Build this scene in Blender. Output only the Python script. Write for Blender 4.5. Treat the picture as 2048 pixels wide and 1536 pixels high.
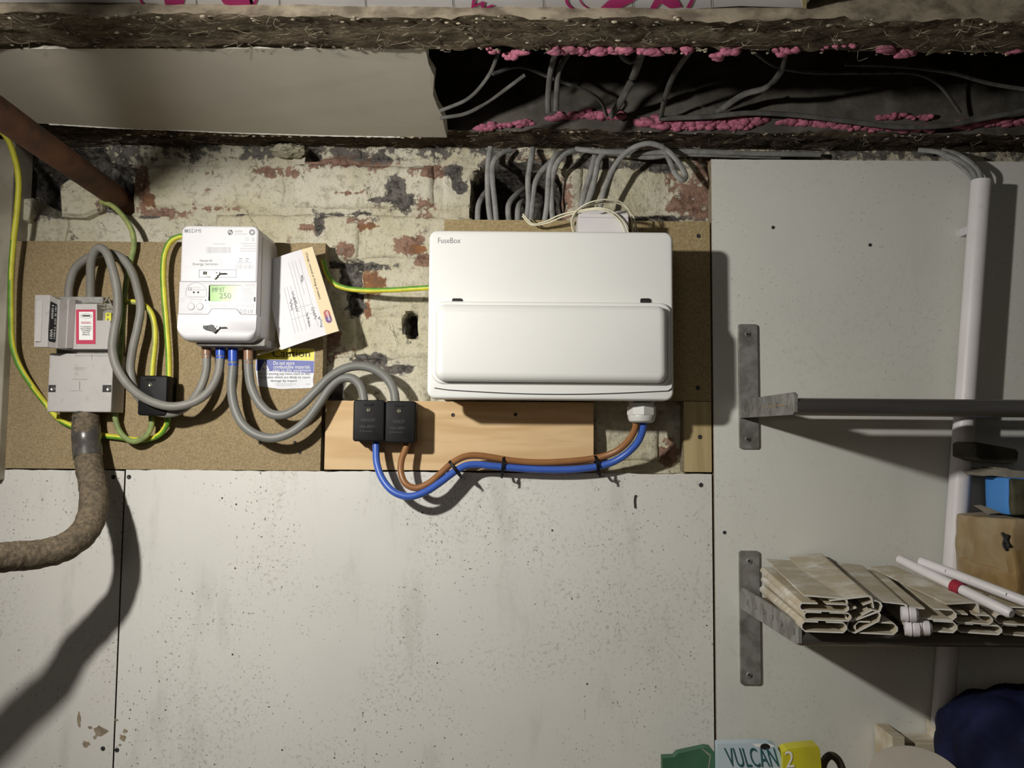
import bpy, bmesh, math, random
from mathutils import Vector, Matrix, noise

for o in list(bpy.data.objects):
    bpy.data.objects.remove(o, do_unlink=True)
SC = bpy.context.scene
COL = SC.collection
random.seed(7)

# ------------------------------------------------------------------ camera
FPX, W, H = 1538.0, 2048, 1536
CAMY, CAMZ = -1.14, 1.45
PITCH, ROLL = math.atan(102 / FPX), math.radians(0.45)
cam_d = bpy.data.cameras.new('camera')
cam = bpy.data.objects.new('camera', cam_d)
COL.objects.link(cam)
cam_d.sensor_fit = 'HORIZONTAL'
cam_d.sensor_width = 36.0
cam_d.lens = FPX / W * 36.0
cam_d.clip_start = 0.02
CR = Matrix.Rotation(math.pi / 2 + PITCH, 3, 'X') @ Matrix.Rotation(ROLL, 3, 'Z')
cam.matrix_world = Matrix.Translation((0, CAMY, CAMZ)) @ CR.to_4x4()
SC.camera = cam

# ------------------------------------------------------------------ world, lamps, exposure
world = bpy.data.worlds.new('world')
SC.world = world
world.use_nodes = True
world.node_tree.nodes['Background'].inputs[0].default_value = (0.9, 0.95, 1.0, 1)
world.node_tree.nodes['Background'].inputs[1].default_value = 0.0


def lamp(name, loc, power, radius, col):
    l = bpy.data.lights.new(name, 'POINT')
    l.energy = power
    l.shadow_soft_size = radius
    l.color = col
    o = bpy.data.objects.new(name, l)
    o.location = loc
    COL.objects.link(o)
    return o


# an aimed LED work lamp left of the viewer, just under the joists, pointing to the right
key = bpy.data.lights.new('work_lamp', 'SPOT')
key.energy = 43.0
key.spot_size = math.radians(172)
key.spot_blend = 1.0
key.shadow_soft_size = 0.02
key.color = (1.0, 0.97, 0.905)
ko = bpy.data.objects.new('work_lamp', key)
ko.location = (-0.54, -0.82, CAMZ + 0.285)
ko.rotation_euler = (Vector((0.42, -0.02, CAMZ - 0.52)) - ko.location).to_track_quat('-Z', 'Y').to_euler()
COL.objects.link(ko)
lamp('fill_lamp', (-0.45, -2.1, CAMZ + 0.30), 6.0, 0.25, (1.0, 0.97, 0.92))  # unseen fill light behind the viewer, added to lift the shadows
SC.view_settings.view_transform = 'Standard'
SC.view_settings.look = 'None'
SC.view_settings.gamma = 1.0
SC.view_settings.exposure = -0.18
SC.view_settings.use_curve_mapping = False


# ------------------------------------------------------------------ pixel -> place
def ray(px, py):
    return CR @ Vector(((px - W / 2) / FPX, -(py - H / 2) / FPX, -1.0))


def P(px, py, d):                      # point seen at a pixel, d metres in front of the wall
    r = ray(px, py)
    t = (-d - CAMY) / r.y
    return Vector((r.x * t, -d, CAMZ + r.z * t))


def PZ(px, py, z):                     # point seen at a pixel, at height z
    r = ray(px, py)
    t = (z - CAMZ) / r.z
    return Vector((r.x * t, CAMY + r.y * t, z))


def m_per_px(d):
    return (-CAMY - d) / FPX


def to_px(v):
    q = CR.transposed() @ (Vector(v) - Vector((0, CAMY, CAMZ)))
    return (W / 2 + q.x / -q.z * FPX, H / 2 - q.y / -q.z * FPX)


# ------------------------------------------------------------------ object helpers
LOC = {}


def tag(o, label=None, cat=None, group=None, kind=None):
    if label: o['label'] = label
    if cat: o['category'] = cat
    if group: o['group'] = group
    if kind: o['kind'] = kind
    return o


def thing(name, loc, label, cat, group=None):
    o = bpy.data.objects.new(name, None)
    o.empty_display_size = 0.02
    o.location = loc
    COL.objects.link(o)
    LOC[o.name] = Vector(loc)
    return tag(o, label, cat, group)


def obj(name, bm, mats, parent=None, smooth=False, sharp=None):
    if not isinstance(mats, (list, tuple)):
        mats = [mats]
    bmesh.ops.recalc_face_normals(bm, faces=bm.faces)
    me = bpy.data.meshes.new(name)
    co = [v.co for v in bm.verts]
    c = Vector(((min(v.x for v in co) + max(v.x for v in co)) / 2,
                (min(v.y for v in co) + max(v.y for v in co)) / 2,
                min(v.z for v in co)))
    for v in bm.verts:
        v.co -= c
    bm.to_mesh(me)
    bm.free()
    for m in mats:
        me.materials.append(m)
    if smooth:
        for p in me.polygons:
            p.use_smooth = True
        try:
            me.set_sharp_from_angle(angle=math.radians(sharp or 35))
        except Exception:
            pass
    o = bpy.data.objects.new(name, me)
    COL.objects.link(o)
    LOC[o.name] = c.copy()
    if parent is not None:
        o.parent = parent
        o.location = c - LOC[parent.name]
    else:
        o.location = c
    return o


def box(bm, x0, x1, y0, y1, z0, z1, bev=0, seg=2):
    r = bmesh.ops.create_cube(bm, size=1)
    vs = r['verts']
    for v in vs:
        v.co = Vector(((x0 + x1) / 2 + v.co.x * (x1 - x0), (y0 + y1) / 2 + v.co.y * (y1 - y0),
                       (z0 + z1) / 2 + v.co.z * (z1 - z0)))
    if bev:
        es = list({e for v in vs for e in v.link_edges})
        bmesh.ops.bevel(bm, geom=es, offset=bev, segments=seg, affect='EDGES', profile=0.5)
    return vs


def rect(px0, py0, px1, py1, d):       # pixel rectangle at distance d -> world x0,x1,z0,z1
    a, b, c, e = P(px0, py0, d), P(px1, py0, d), P(px0, py1, d), P(px1, py1, d)
    return ((a.x + c.x) / 2, (b.x + e.x) / 2, (c.z + e.z) / 2, (a.z + b.z) / 2)


def pbox(bm, px0, py0, px1, py1, df, db, bev=0, seg=2):
    x0, x1, z0, z1 = rect(px0, py0, px1, py1, df)
    return box(bm, x0, x1, -df, -db, z0, z1, bev, seg)


def loop_skin(bm, loops, cap0=True, cap1=True):
    rows = [[bm.verts.new(p) for p in l] for l in loops]
    n = len(rows[0])
    fs = []
    for a, b in zip(rows, rows[1:]):
        for i in range(n):
            fs.append(bm.faces.new((a[i], a[(i + 1) % n], b[(i + 1) % n], b[i])))
    if cap0: bm.faces.new(rows[0][::-1])
    if cap1: bm.faces.new(rows[-1])
    return fs


def rr(x0, x1, z0, z1, R, n=6):
    R = max(1e-4, min(R, (x1 - x0) / 2 - 1e-5, (z1 - z0) / 2 - 1e-5))
    out = []
    for cx, cz, a0 in ((x1 - R, z1 - R, 0), (x0 + R, z1 - R, 90), (x0 + R, z0 + R, 180), (x1 - R, z0 + R, 270)):
        for i in range(n + 1):
            a = math.radians(a0 + 90 * i / n)
            out.append((cx + R * math.cos(a), cz + R * math.sin(a)))
    return out


def rplate(bm, x0, x1, z0, z1, yf, yb, R, f=0.002, n=6):
    loops = [[Vector((x, yb, z)) for x, z in rr(x0, x1, z0, z1, R, n)]]
    k = 5 if f > 0.003 else 3
    for i in range(k + 1):
        a = math.pi / 2 * i / k
        ins = f * (1 - math.cos(a))
        y = yf + (f - f * math.sin(a))
        loops.append([Vector((x, y, z)) for x, z in rr(x0 + ins, x1 - ins, z0 + ins, z1 - ins, max(R - ins, 0.0005), n)])
    loop_skin(bm, loops)


def prplate(bm, px0, py0, px1, py1, df, db, R, f=0.002, n=6):
    x0, x1, z0, z1 = rect(px0, py0, px1, py1, df)
    rplate(bm, x0, x1, z0, z1, -df, -db, R, f, n)


def pprism(bm, pts, df, db):           # outline in pixels at df, extruded straight back to db
    a = [P(x, y, df) for x, y in pts]
    b = [Vector((v.x, -db, v.z)) for v in a]
    loop_skin(bm, [b, a])


def cyl(bm, a, b, r0, r1=None, n=16, cap=True):
    a, b = Vector(a), Vector(b)
    r1 = r0 if r1 is None else r1
    t = (b - a).normalized()
    u = t.orthogonal().normalized()
    w = t.cross(u)
    loops = []
    for p, r in ((a, r0), (b, r1)):
        loops.append([p + (u * math.cos(2 * math.pi * i / n) + w * math.sin(2 * math.pi * i / n)) * r for i in range(n)])
    loop_skin(bm, loops, cap, cap)


def lathe(bm, c, axis, prof, n=20):    # prof: (distance along axis, radius)
    c, axis = Vector(c), Vector(axis).normalized()
    u = axis.orthogonal().normalized()
    w = axis.cross(u)
    loops = [[c + axis * h + (u * math.cos(2 * math.pi * i / n) + w * math.sin(2 * math.pi * i / n)) * max(r, 1e-5)
              for i in range(n)] for h, r in prof]
    loop_skin(bm, loops)


def spline(pts, k=8):
    pts = [Vector(p) for p in pts]
    if len(pts) == 2:
        return [pts[0].lerp(pts[1], i / k) for i in range(k + 1)]
    q = [pts[0] * 2 - pts[1]] + pts + [pts[-1] * 2 - pts[-2]]
    out = []
    for i in range(1, len(q) - 2):
        p0, p1, p2, p3 = q[i - 1:i + 3]
        d0, d1, d2 = [max((b - a).length, 1e-6) ** 0.5 for a, b in ((p0, p1), (p1, p2), (p2, p3))]
        m1 = (p2 - p1) + d1 * ((p1 - p0) / d0 - (p2 - p0) / (d0 + d1))
        m2 = (p2 - p1) + d1 * ((p3 - p2) / d2 - (p3 - p1) / (d1 + d2))
        for j in range(k):
            t = j / k
            out.append(p1 * (2 * t**3 - 3 * t**2 + 1) + p2 * (-2 * t**3 + 3 * t**2) + m1 * (t**3 - 2 * t**2 + t) + m2 * (t**3 - t**2))
    out.append(pts[-1])
    return out


def tube(bm, path, r, n=12, flat=None, two=False, twist=3.0, rfun=None, ph=0.0):
    """tube along a list of points; flat=(half width, half thickness); two=True colours half of the skin."""
    loops = []
    ref = Vector((0, -1, 0))
    for i, p in enumerate(path):
        t = (path[min(i + 1, len(path) - 1)] - path[max(i - 1, 0)]).normalized()
        nn_ = ref - t * ref.dot(t)
        if nn_.length < 0.15:
            nn_ = Vector((0, 0, 1)) - t * t.z
        nn_.normalize()
        b = t.cross(nn_)
        rr_ = rfun(i / (len(path) - 1)) * r if rfun else r
        ra, rb = (flat if flat else (rr_, rr_))
        loops.append([p + b * (ra * math.cos(2 * math.pi * j / n)) + nn_ * (rb * math.sin(2 * math.pi * j / n)) for j in range(n)])
    fs = loop_skin(bm, loops)
    if two:
        s = 0.0
        k = 0
        for i in range(len(path) - 1):
            s += (path[i + 1] - path[i]).length
            for j in range(n):
                a = 2 * math.pi * (j + 0.5) / n
                if isinstance(ph, (list, tuple)):
                    q = i / (len(path) - 1) * (len(ph) - 1.0001)
                    th_ = math.radians(ph[int(q)] + (ph[int(q) + 1] - ph[int(q)]) * (q - int(q)))
                else:
                    th_ = ph + twist * math.sin(s * 5.0)
                fs[k].material_index = 1 if math.cos(a + th_) > 0.0 else 0
                k += 1
    return loops


def ppath(pts, d=None, k=8):           # pixel polyline with depths (px,py,d) -> smooth path
    q = []
    for p in pts:
        q.append(P(p[0], p[1], p[2] if len(p) > 2 else d))
    return spline(q, k)


def cable(name, pts, rpx, mat, label, cat='cable', group=None, d=None, two=False, flat=None, parent=None, twist=3.0, n=12, ph=0.0):
    bm = bmesh.new()
    path = ppath(pts, d)
    dm = sum(-p.y for p in path) / len(path)
    s = m_per_px(dm)
    tube(bm, path, rpx * s, n, flat=(flat[0] * s, flat[1] * s) if flat else None, two=two, twist=twist, ph=ph)
    o = obj(name, bm, mat, parent, smooth=True, sharp=60)
    if parent is None:
        tag(o, label, cat, group)
    return o


def text_mesh(body):
    cu = bpy.data.curves.new('txt', 'FONT')
    cu.body = body
    cu.align_x = 'CENTER'
    cu.resolution_u = 3
    t = bpy.data.objects.new('txt', cu)
    COL.objects.link(t)
    dg = bpy.context.evaluated_depsgraph_get()
    me = bpy.data.meshes.new_from_object(t.evaluated_get(dg))
    vs = [v.co.copy() for v in me.vertices]
    fs = [list(p.vertices) for p in me.polygons]
    bpy.data.objects.remove(t, do_unlink=True)
    bpy.data.meshes.remove(me)
    bpy.data.curves.remove(cu)
    return vs, fs


TEXTS = []


def text_on(name, body, o, u, v, mat, parent, lift=0.0003, bold=0):
    """fit the letters into the parallelogram o + s*u + t*v (u along the line, v up)."""
    TEXTS.append((name, body, Vector(o), Vector(u), Vector(v), mat, parent, lift))


def flush_texts():
    cache = {}
    for name, body, o, u, v, mat, parent, lift in TEXTS:
        if body not in cache:
            cache[body] = text_mesh(body)
    for name, body, o, u, v, mat, parent, lift in TEXTS:
        vs, fs = cache[body]
        if not vs:
            continue
        x0, x1 = min(q.x for q in vs), max(q.x for q in vs)
        y0, y1 = min(q.y for q in vs), max(q.y for q in vs)
        nrm = u.cross(v).normalized()
        bm = bmesh.new()
        bv = [bm.verts.new(o + u * ((q.x - x0) / (x1 - x0)) + v * ((q.y - y0) / (y1 - y0)) + nrm * lift) for q in vs]
        for f in fs:
            try:
                bm.faces.new([bv[i] for i in f])
            except ValueError:
                pass
        obj(name, bm, mat, parent)


def ptext(name, body, px0, py0, px1, py1, d, mat, parent):
    o = P(px0, py1, d)
    text_on(name, body, o, P(px1, py1, d) - o, P(px0, py0, d) - o, mat, parent)


def decal(name, rects, d, mat, parent, lift=0.0003):   # flat print: pixel rectangles / polygons
    bm = bmesh.new()
    for r in rects:
        pts = [(r[0], r[1]), (r[2], r[1]), (r[2], r[3]), (r[0], r[3])] if not isinstance(r[0], tuple) else r
        bm.faces.new([bm.verts.new(P(x, y, d + lift)) for x, y in pts])
    return obj(name, bm, mat, parent)


def ring_rects(cx, cy, r0, r1, n=20, a0=0, a1=360, sy=1.0):
    out = []
    for i in range(n):
        a, b = math.radians(a0 + (a1 - a0) * i / n), math.radians(a0 + (a1 - a0) * (i + 1) / n)
        out.append([(cx + r0 * math.cos(a), cy + sy * r0 * math.sin(a)), (cx + r1 * math.cos(a), cy + sy * r1 * math.sin(a)),
                    (cx + r1 * math.cos(b), cy + sy * r1 * math.sin(b)), (cx + r0 * math.cos(b), cy + sy * r0 * math.sin(b))])
    return out


# ------------------------------------------------------------------ materials
def nod(t, typ, **kw):
    n = t.nodes.new(typ)
    for k, v in kw.items():
        if k.startswith('i_'):
            key = k[2:]
            key = int(key) if key.isdigit() else key.replace('_', ' ')
            if hasattr(v, 'is_output') or isinstance(v, bpy.types.NodeSocket):
                t.links.new(v, n.inputs[key])
            else:
                n.inputs[key].default_value = v
        else:
            setattr(n, k, v)
    return n


def mixc(t, f, a, b):
    n = t.nodes.new('ShaderNodeMix')
    n.data_type = 'RGBA'
    for i, v in ((0, f), (6, a), (7, b)):
        if isinstance(v, bpy.types.NodeSocket):
            t.links.new(v, n.inputs[i])
        else:
            n.inputs[i].default_value = (*v, 1) if isinstance(v, tuple) and len(v) == 3 else v
    return n.outputs[2]


def mrange(t, v, a, b, c=0.0, d=1.0):
    n = nod(t, 'ShaderNodeMapRange', i_0=v, i_1=a, i_2=b, i_3=c, i_4=d)
    n.interpolation_type = 'SMOOTHSTEP'
    return n.outputs[0]


def mth(t, op, a, b=0.0):
    n = t.nodes.new('ShaderNodeMath')
    n.operation = op
    for i, v in enumerate((a, b)):
        if isinstance(v, bpy.types.NodeSocket):
            t.links.new(v, n.inputs[i])
        else:
            n.inputs[i].default_value = v
    return n.outputs[0]


def coords(t, st=(1, 1, 1), off=(0, 0, 0)):
    g = t.nodes.new('ShaderNodeNewGeometry')
    m = nod(t, 'ShaderNodeMapping', i_Vector=g.outputs['Position'], i_Scale=st, i_Location=off)
    return m.outputs[0]


def noi(t, vec, s, detail=5, rough=0.55):
    return nod(t, 'ShaderNodeTexNoise', i_Vector=vec, i_Scale=s, i_Detail=detail, i_Roughness=rough).outputs[0]


def base(name):
    m = bpy.data.materials.new(name)
    m.use_nodes = True
    t = m.node_tree
    return m, t, t.nodes['Principled BSDF']


def add_specks(t, col, vec, specks):
    for sc, rad, dens, c in specks:
        v = nod(t, 'ShaderNodeTexVoronoi', i_Vector=vec, i_Scale=sc, i_Randomness=1.0)
        sep = nod(t, 'ShaderNodeSeparateColor', i_0=v.outputs['Color'])
        size = mth(t, 'MULTIPLY', sep.outputs[1], rad)
        wob = mth(t, 'MULTIPLY', noi(t, vec, sc * 4, 2), rad * 0.9)
        f = mth(t, 'LESS_THAN', mth(t, 'ADD', v.outputs['Distance'], wob), size)
        f = mth(t, 'MULTIPLY', f, mth(t, 'LESS_THAN', sep.outputs[0], dens))
        col = mixc(t, f, col, c)
    return col


def bumpn(t, b, h, strength, dist=0.002):
    n = nod(t, 'ShaderNodeBump', i_Height=h, i_Strength=strength, i_Distance=dist)
    t.links.new(n.outputs[0], b.inputs['Normal'])


def mk(name, c1, c2=None, s=30, ra=(0.35, 0.65), rough=0.5, metal=0.0, bump=0.0, bs=None, st=(1, 1, 1), specks=(), spec=0.4, dirt=None, coat=0.0):
    m, t, b = base(name)
    vec = coords(t, st)
    raw = coords(t)
    col = (*c1, 1)
    if c2:
        col = mixc(t, mrange(t, noi(t, vec, s), *ra), c1, c2)
    else:
        r = nod(t, 'ShaderNodeRGB')
        r.outputs[0].default_value = col
        col = r.outputs[0]
    if dirt:
        dc, ds, lo, hi, amt = dirt
        f = mth(t, 'MULTIPLY', mrange(t, noi(t, raw, ds, 8, 0.65), lo, hi), amt)
        col = mixc(t, f, col, dc)
    if specks:
        col = add_specks(t, col, raw, specks)
    t.links.new(col, b.inputs['Base Color'])
    b.inputs['Roughness'].default_value = rough
    b.inputs['Metallic'].default_value = metal
    b.inputs['Specular IOR Level'].default_value = spec
    b.inputs['Coat Weight'].default_value = coat
    if bump:
        bumpn(t, b, noi(t, vec, bs or s, 6, 0.6), bump)
    return m


# dirty white melamine board: scuffs in clouds, flecks and hair cracks
def melamine(name, c, scuff, seed):
    m, t, b = base(name)
    v = coords(t, off=(seed, seed * 2, seed * 3))
    col = mixc(t, mrange(t, noi(t, v, 3.0, 4), 0.35, 0.7), c, tuple(x * 0.93 for x in c))
    cloud = mrange(t, noi(t, v, 5.0, 3), 0.44, 0.62)
    fine = mrange(t, noi(t, v, 170.0, 9, 0.75), 0.52, 0.64)
    f = mth(t, 'MULTIPLY', mth(t, 'MULTIPLY', cloud, fine), 0.5 * scuff)
    col = mixc(t, f, col, (0.24, 0.22, 0.18))
    st_ = mrange(t, noi(t, coords(t, st=(2.2, 1, 0.6), off=(seed, 3, 1)), 9.0, 7, 0.62), 0.54, 0.70)
    col = mixc(t, mth(t, 'MULTIPLY', st_, 0.22 * scuff), col, (0.34, 0.33, 0.28))
    fl = mrange(t, noi(t, v, 260.0, 3, 0.5), 0.655, 0.68)
    f2 = mth(t, 'MULTIPLY', mth(t, 'MULTIPLY', fl, mrange(t, noi(t, v, 7.0, 4), 0.42, 0.60)), 0.8 * scuff)
    col = mixc(t, f2, col, (0.10, 0.085, 0.06))
    w = coords(t, st=(1.0, 1.0, 0.35), off=(seed * 3, 0, seed))
    cr = nod(t, 'ShaderNodeTexVoronoi', i_Vector=w, i_Scale=9.0, feature='DISTANCE_TO_EDGE')
    wob = mth(t, 'MULTIPLY', noi(t, v, 40, 5, 0.7), 0.11)
    line = mth(t, 'LESS_THAN', mth(t, 'ABSOLUTE', mth(t, 'SUBTRACT', mth(t, 'ADD', cr.outputs['Distance'], wob), 0.062)), 0.0045)
    f3 = mth(t, 'MULTIPLY', mth(t, 'MULTIPLY', line, mrange(t, noi(t, v, 6.0, 3), 0.52, 0.62)), 0.30 * scuff)
    col = mixc(t, f3, col, (0.30, 0.27, 0.22))
    col = add_specks(t, col, v, [(42, 0.11, 0.4 * scuff, (0.06, 0.05, 0.04)), (90, 0.19, 0.22 * scuff, (0.12, 0.1, 0.08))])
    t.links.new(col, b.inputs['Base Color'])
    b.inputs['Roughness'].default_value = 0.42
    b.inputs['Specular IOR Level'].default_value = 0.3
    bumpn(t, b, noi(t, v, 120, 4), 0.05, 0.001)
    return m


# flaking limewash over brick: painted attribute (R bare brick, G soot and painted shade, B orange)
def limewash(name, white):
    m, t, b = base(name)
    v = coords(t)
    at = nod(t, 'ShaderNodeVertexColor', layer_name='wear_shade')
    sp = nod(t, 'ShaderNodeSeparateColor', i_0=at.outputs[0])
    n1 = noi(t, v, 22, 8, 0.62)
    n2 = noi(t, v, 90, 8, 0.65)
    nz = mth(t, 'SUBTRACT', mth(t, 'ADD', mth(t, 'MULTIPLY', n1, 0.9), mth(t, 'MULTIPLY', n2, 1.0)), 0.95)
    paint = mixc(t, mrange(t, noi(t, v, 9, 6, 0.6), 0.35, 0.65), white, tuple(x * y for x, y in zip(white, (0.86, 0.84, 0.72))))
    paint = mixc(t, mth(t, 'MULTIPLY', mrange(t, n2, 0.50, 0.64), 0.5), paint, (0.30, 0.27, 0.20))
    paint = mixc(t, mth(t, 'MULTIPLY', mrange(t, noi(t, v, 330, 3), 0.62, 0.70), 0.6), paint, (0.17, 0.145, 0.11))
    cr = nod(t, 'ShaderNodeTexVoronoi', i_Vector=v, i_Scale=16.0, feature='DISTANCE_TO_EDGE')
    line = mth(t, 'LESS_THAN', mth(t, 'ABSOLUTE', mth(t, 'SUBTRACT', mth(t, 'ADD', cr.outputs['Distance'], mth(t, 'MULTIPLY', n2, 0.22)), 0.125)), 0.007)
    paint = mixc(t, mth(t, 'MULTIPLY', mth(t, 'MULTIPLY', line, mrange(t, n1, 0.52, 0.6)), 0.7), paint, (0.09, 0.07, 0.05))
    red = mixc(t, mrange(t, n2, 0.38, 0.62), (0.15, 0.085, 0.062), (0.32, 0.20, 0.145))
    orange = mixc(t, mrange(t, n2, 0.4, 0.62), (0.31, 0.14, 0.065), (0.20, 0.11, 0.065))
    soot_shade = mixc(t, mrange(t, n2, 0.36, 0.64), (0.035, 0.032, 0.03), (0.17, 0.155, 0.14))
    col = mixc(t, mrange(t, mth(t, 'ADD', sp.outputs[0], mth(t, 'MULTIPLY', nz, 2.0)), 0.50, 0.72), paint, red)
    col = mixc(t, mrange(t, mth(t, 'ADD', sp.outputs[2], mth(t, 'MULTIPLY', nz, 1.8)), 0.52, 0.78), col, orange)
    col = mixc(t, mrange(t, mth(t, 'ADD', sp.outputs[1], mth(t, 'MULTIPLY', nz, 1.8)), 0.46, 0.72), col, soot_shade)
    t.links.new(col, b.inputs['Base Color'])
    b.inputs['Roughness'].default_value = 0.9
    b.inputs['Specular IOR Level'].default_value = 0.15
    bumpn(t, b, mth(t, 'ADD', n2, mth(t, 'MULTIPLY', n1, 0.8)), 0.75, 0.006)
    return m


def joistmat(name, dark, lightc):
    m, t, b = base(name)
    v = coords(t, st=(0.35, 1, 1))
    v2 = coords(t)
    f1 = noi(t, v, 60, 9, 0.72)
    col = mixc(t, mrange(t, f1, 0.36, 0.66), dark, lightc)
    col = mixc(t, mth(t, 'MULTIPLY', mrange(t, noi(t, v2, 16, 6, 0.6), 0.5, 0.68), 0.7), col, tuple(x * 0.5 for x in dark))
    col = mixc(t, mth(t, 'MULTIPLY', mrange(t, noi(t, coords(t, st=(0.5, 1, 1)), 240, 4, 0.6), 0.58, 0.68), 0.55), col, (0.42, 0.36, 0.27))
    t.links.new(col, b.inputs['Base Color'])
    b.inputs['Roughness'].default_value = 0.95
    b.inputs['Specular IOR Level'].default_value = 0.1
    bumpn(t, b, mth(t, 'ADD', f1, noi(t, v, 220, 4)), 0.9, 0.006)
    return m


def pinemat(name, c1, c2, st, ring=16):
    m, t, b = base(name)
    v = coords(t, st=st)
    w = nod(t, 'ShaderNodeTexNoise', i_Vector=v, i_Scale=ring, i_Detail=3.0, i_Roughness=0.45, i_Distortion=0.3).outputs[0]
    bands = mth(t, 'PINGPONG', mth(t, 'MULTIPLY', w, 11.0), 1.0)
    col = mixc(t, mth(t, 'MULTIPLY', mrange(t, bands, 0.2, 1.0), 0.6), c1, c2)
    col = mixc(t, mth(t, 'MULTIPLY', mrange(t, noi(t, v, 120, 5), 0.5, 0.7), 0.35), col, c2)
    t.links.new(col, b.inputs['Base Color'])
    b.inputs['Roughness'].default_value = 0.65
    b.inputs['Specular IOR Level'].default_value = 0.25
    return m


M = {}
M['mel_low'] = melamine('scuffed white board', (0.70, 0.69, 0.645), 1.0, 1.3)
M['mel_left'] = melamine('scuffed grey white board', (0.68, 0.66, 0.615), 1.1, 4.1)
M['mel_right'] = melamine('cleaner white board', (0.68, 0.68, 0.63), 0.35, 7.7)
M['board_edge'] = mk('raw board edge', (0.30, 0.25, 0.17), (0.18, 0.14, 0.09), 200, rough=0.9)
M['brick'] = limewash('flaking limewash on brick', (0.66, 0.62, 0.505))
M['mortar'] = limewash('limewashed mortar', (0.61, 0.57, 0.465))
M['chip'] = mk('chipboard', (0.365, 0.28, 0.16), (0.255, 0.19, 0.105), 520, (0.36, 0.64), rough=0.85, bump=0.15, bs=500,
               specks=[(60, 0.14, 0.2, (0.12, 0.09, 0.05)), (260, 0.3, 0.25, (0.43, 0.345, 0.215))], spec=0.2, dirt=((0.25, 0.2, 0.13), 8, 0.5, 0.7, 0.45))
M['chip_dark'] = mk('old chipboard', (0.40, 0.315, 0.17), (0.28, 0.21, 0.105), 520, (0.38, 0.62), rough=0.85, bump=0.2, bs=350, spec=0.2)
M['pine'] = pinemat('pale pine', (0.70, 0.50, 0.28), (0.55, 0.35, 0.17), (0.10, 1, 1), 20)
M['pine_v'] = pinemat('greenish pine batten', (0.48, 0.38, 0.20), (0.34, 0.25, 0.115), (1, 1, 0.10), 22)
M['joist'] = joistmat('rough sawn joist', (0.072, 0.054, 0.036), (0.20, 0.16, 0.11))
M['joist2'] = joistmat('shade-darkened joist', (0.04, 0.029, 0.02), (0.13, 0.10, 0.07))  # darker copy of the joist timber, shade of the void in its colour
M['joist_face'] = mk('dusty and lit tan joist side', (0.30, 0.255, 0.185), (0.13, 0.105, 0.075), 60, (0.38, 0.66), rough=0.95, bump=0.5, bs=120, st=(0.5, 1, 1))  # dust, plus light on the near side put into the tan
M['joist2_face'] = mk('dusty shade-darkened joist side', (0.115, 0.105, 0.09), (0.07, 0.062, 0.052), 25, (0.35, 0.65), rough=0.95, bump=0.3, bs=200,
                      dirt=((0.03, 0.026, 0.022), 6, 0.46, 0.6, 0.8))  # dusty side, toned down to carry the shade of the void
M['plasterboard'] = mk('grey plasterboard paper', (0.50, 0.46, 0.39), (0.43, 0.395, 0.335), 6, (0.3, 0.7), rough=0.55, bump=0.03, bs=150,
                       specks=[(30, 0.08, 0.12, (0.75, 0.72, 0.66))])
M['gypsum'] = mk('torn gypsum edge', (0.70, 0.68, 0.60), (0.45, 0.42, 0.32), 90, rough=0.95, bump=0.6, bs=120)
M['foil'] = mk('white foil facing', (0.74, 0.73, 0.74), (0.62, 0.61, 0.62), 9, rough=0.4, spec=0.5)
M['magenta'] = mk('magenta print', (0.47, 0.018, 0.165), None, rough=0.5)
M['yellowfoam'] = mk('yellow foam core', (0.55, 0.48, 0.25), (0.4, 0.33, 0.15), 80, rough=0.95)
M['pinkfoam'] = mk('pink expanding foam', (0.46, 0.15, 0.215), (0.34, 0.10, 0.16), 90, (0.35, 0.65), rough=0.8, bump=0.5, bs=260,
                   dirt=((0.16, 0.075, 0.085), 60, 0.52, 0.66, 0.7))
M['grey_pvc'] = mk('grey cable sheath', (0.235, 0.228, 0.205), (0.20, 0.192, 0.17), 40, rough=0.5, dirt=((0.30, 0.28, 0.22), 80, 0.58, 0.72, 0.5))
M['grey_pvc_new'] = mk('clean grey cable sheath', (0.195, 0.195, 0.18), (0.175, 0.175, 0.16), 30, rough=0.45)
M['te_pvc'] = mk('grey twin cable sheath', (0.27, 0.27, 0.255), (0.20, 0.198, 0.185), 50, rough=0.55, dirt=((0.12, 0.11, 0.095), 70, 0.5, 0.68, 0.6))
M['te_dusty_shade'] = mk('dusty grey cable in painted shade', (0.11, 0.105, 0.098), (0.065, 0.061, 0.055), 60, rough=0.8)  # dust plus painted void shade, darker than the other grey cables
M['earth_y'] = mk('yellow insulation', (0.72, 0.68, 0.06), (0.58, 0.55, 0.05), 60, rough=0.45)
M['earth_g'] = mk('green insulation', (0.16, 0.36, 0.035), (0.11, 0.27, 0.03), 60, rough=0.45)
M['earth_dg'] = mk('dirty green insulation', (0.24, 0.32, 0.11), (0.17, 0.22, 0.08), 70, rough=0.6)
M['earth_dy'] = mk('dirty yellow green insulation', (0.36, 0.40, 0.13), (0.25, 0.28, 0.10), 70, rough=0.6)
M['brown_pvc'] = mk('brown insulation', (0.31, 0.145, 0.055), (0.27, 0.12, 0.045), 30, rough=0.35)
M['blue_pvc'] = mk('blue insulation', (0.055, 0.13, 0.50), (0.045, 0.11, 0.44), 30, rough=0.35)
M['sleeve_brown'] = mk('brown sleeve', (0.27, 0.15, 0.09), None, rough=0.28, spec=0.6)
M['sleeve_blue'] = mk('blue sleeve', (0.035, 0.09, 0.46), None, rough=0.28, spec=0.6)
M['black'] = mk('black plastic', (0.0045, 0.0045, 0.005), (0.007, 0.007, 0.0075), 60, rough=0.5, spec=0.16)
M['black_mark'] = mk('grey moulded lettering', (0.035, 0.035, 0.035), None, rough=0.5)
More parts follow.
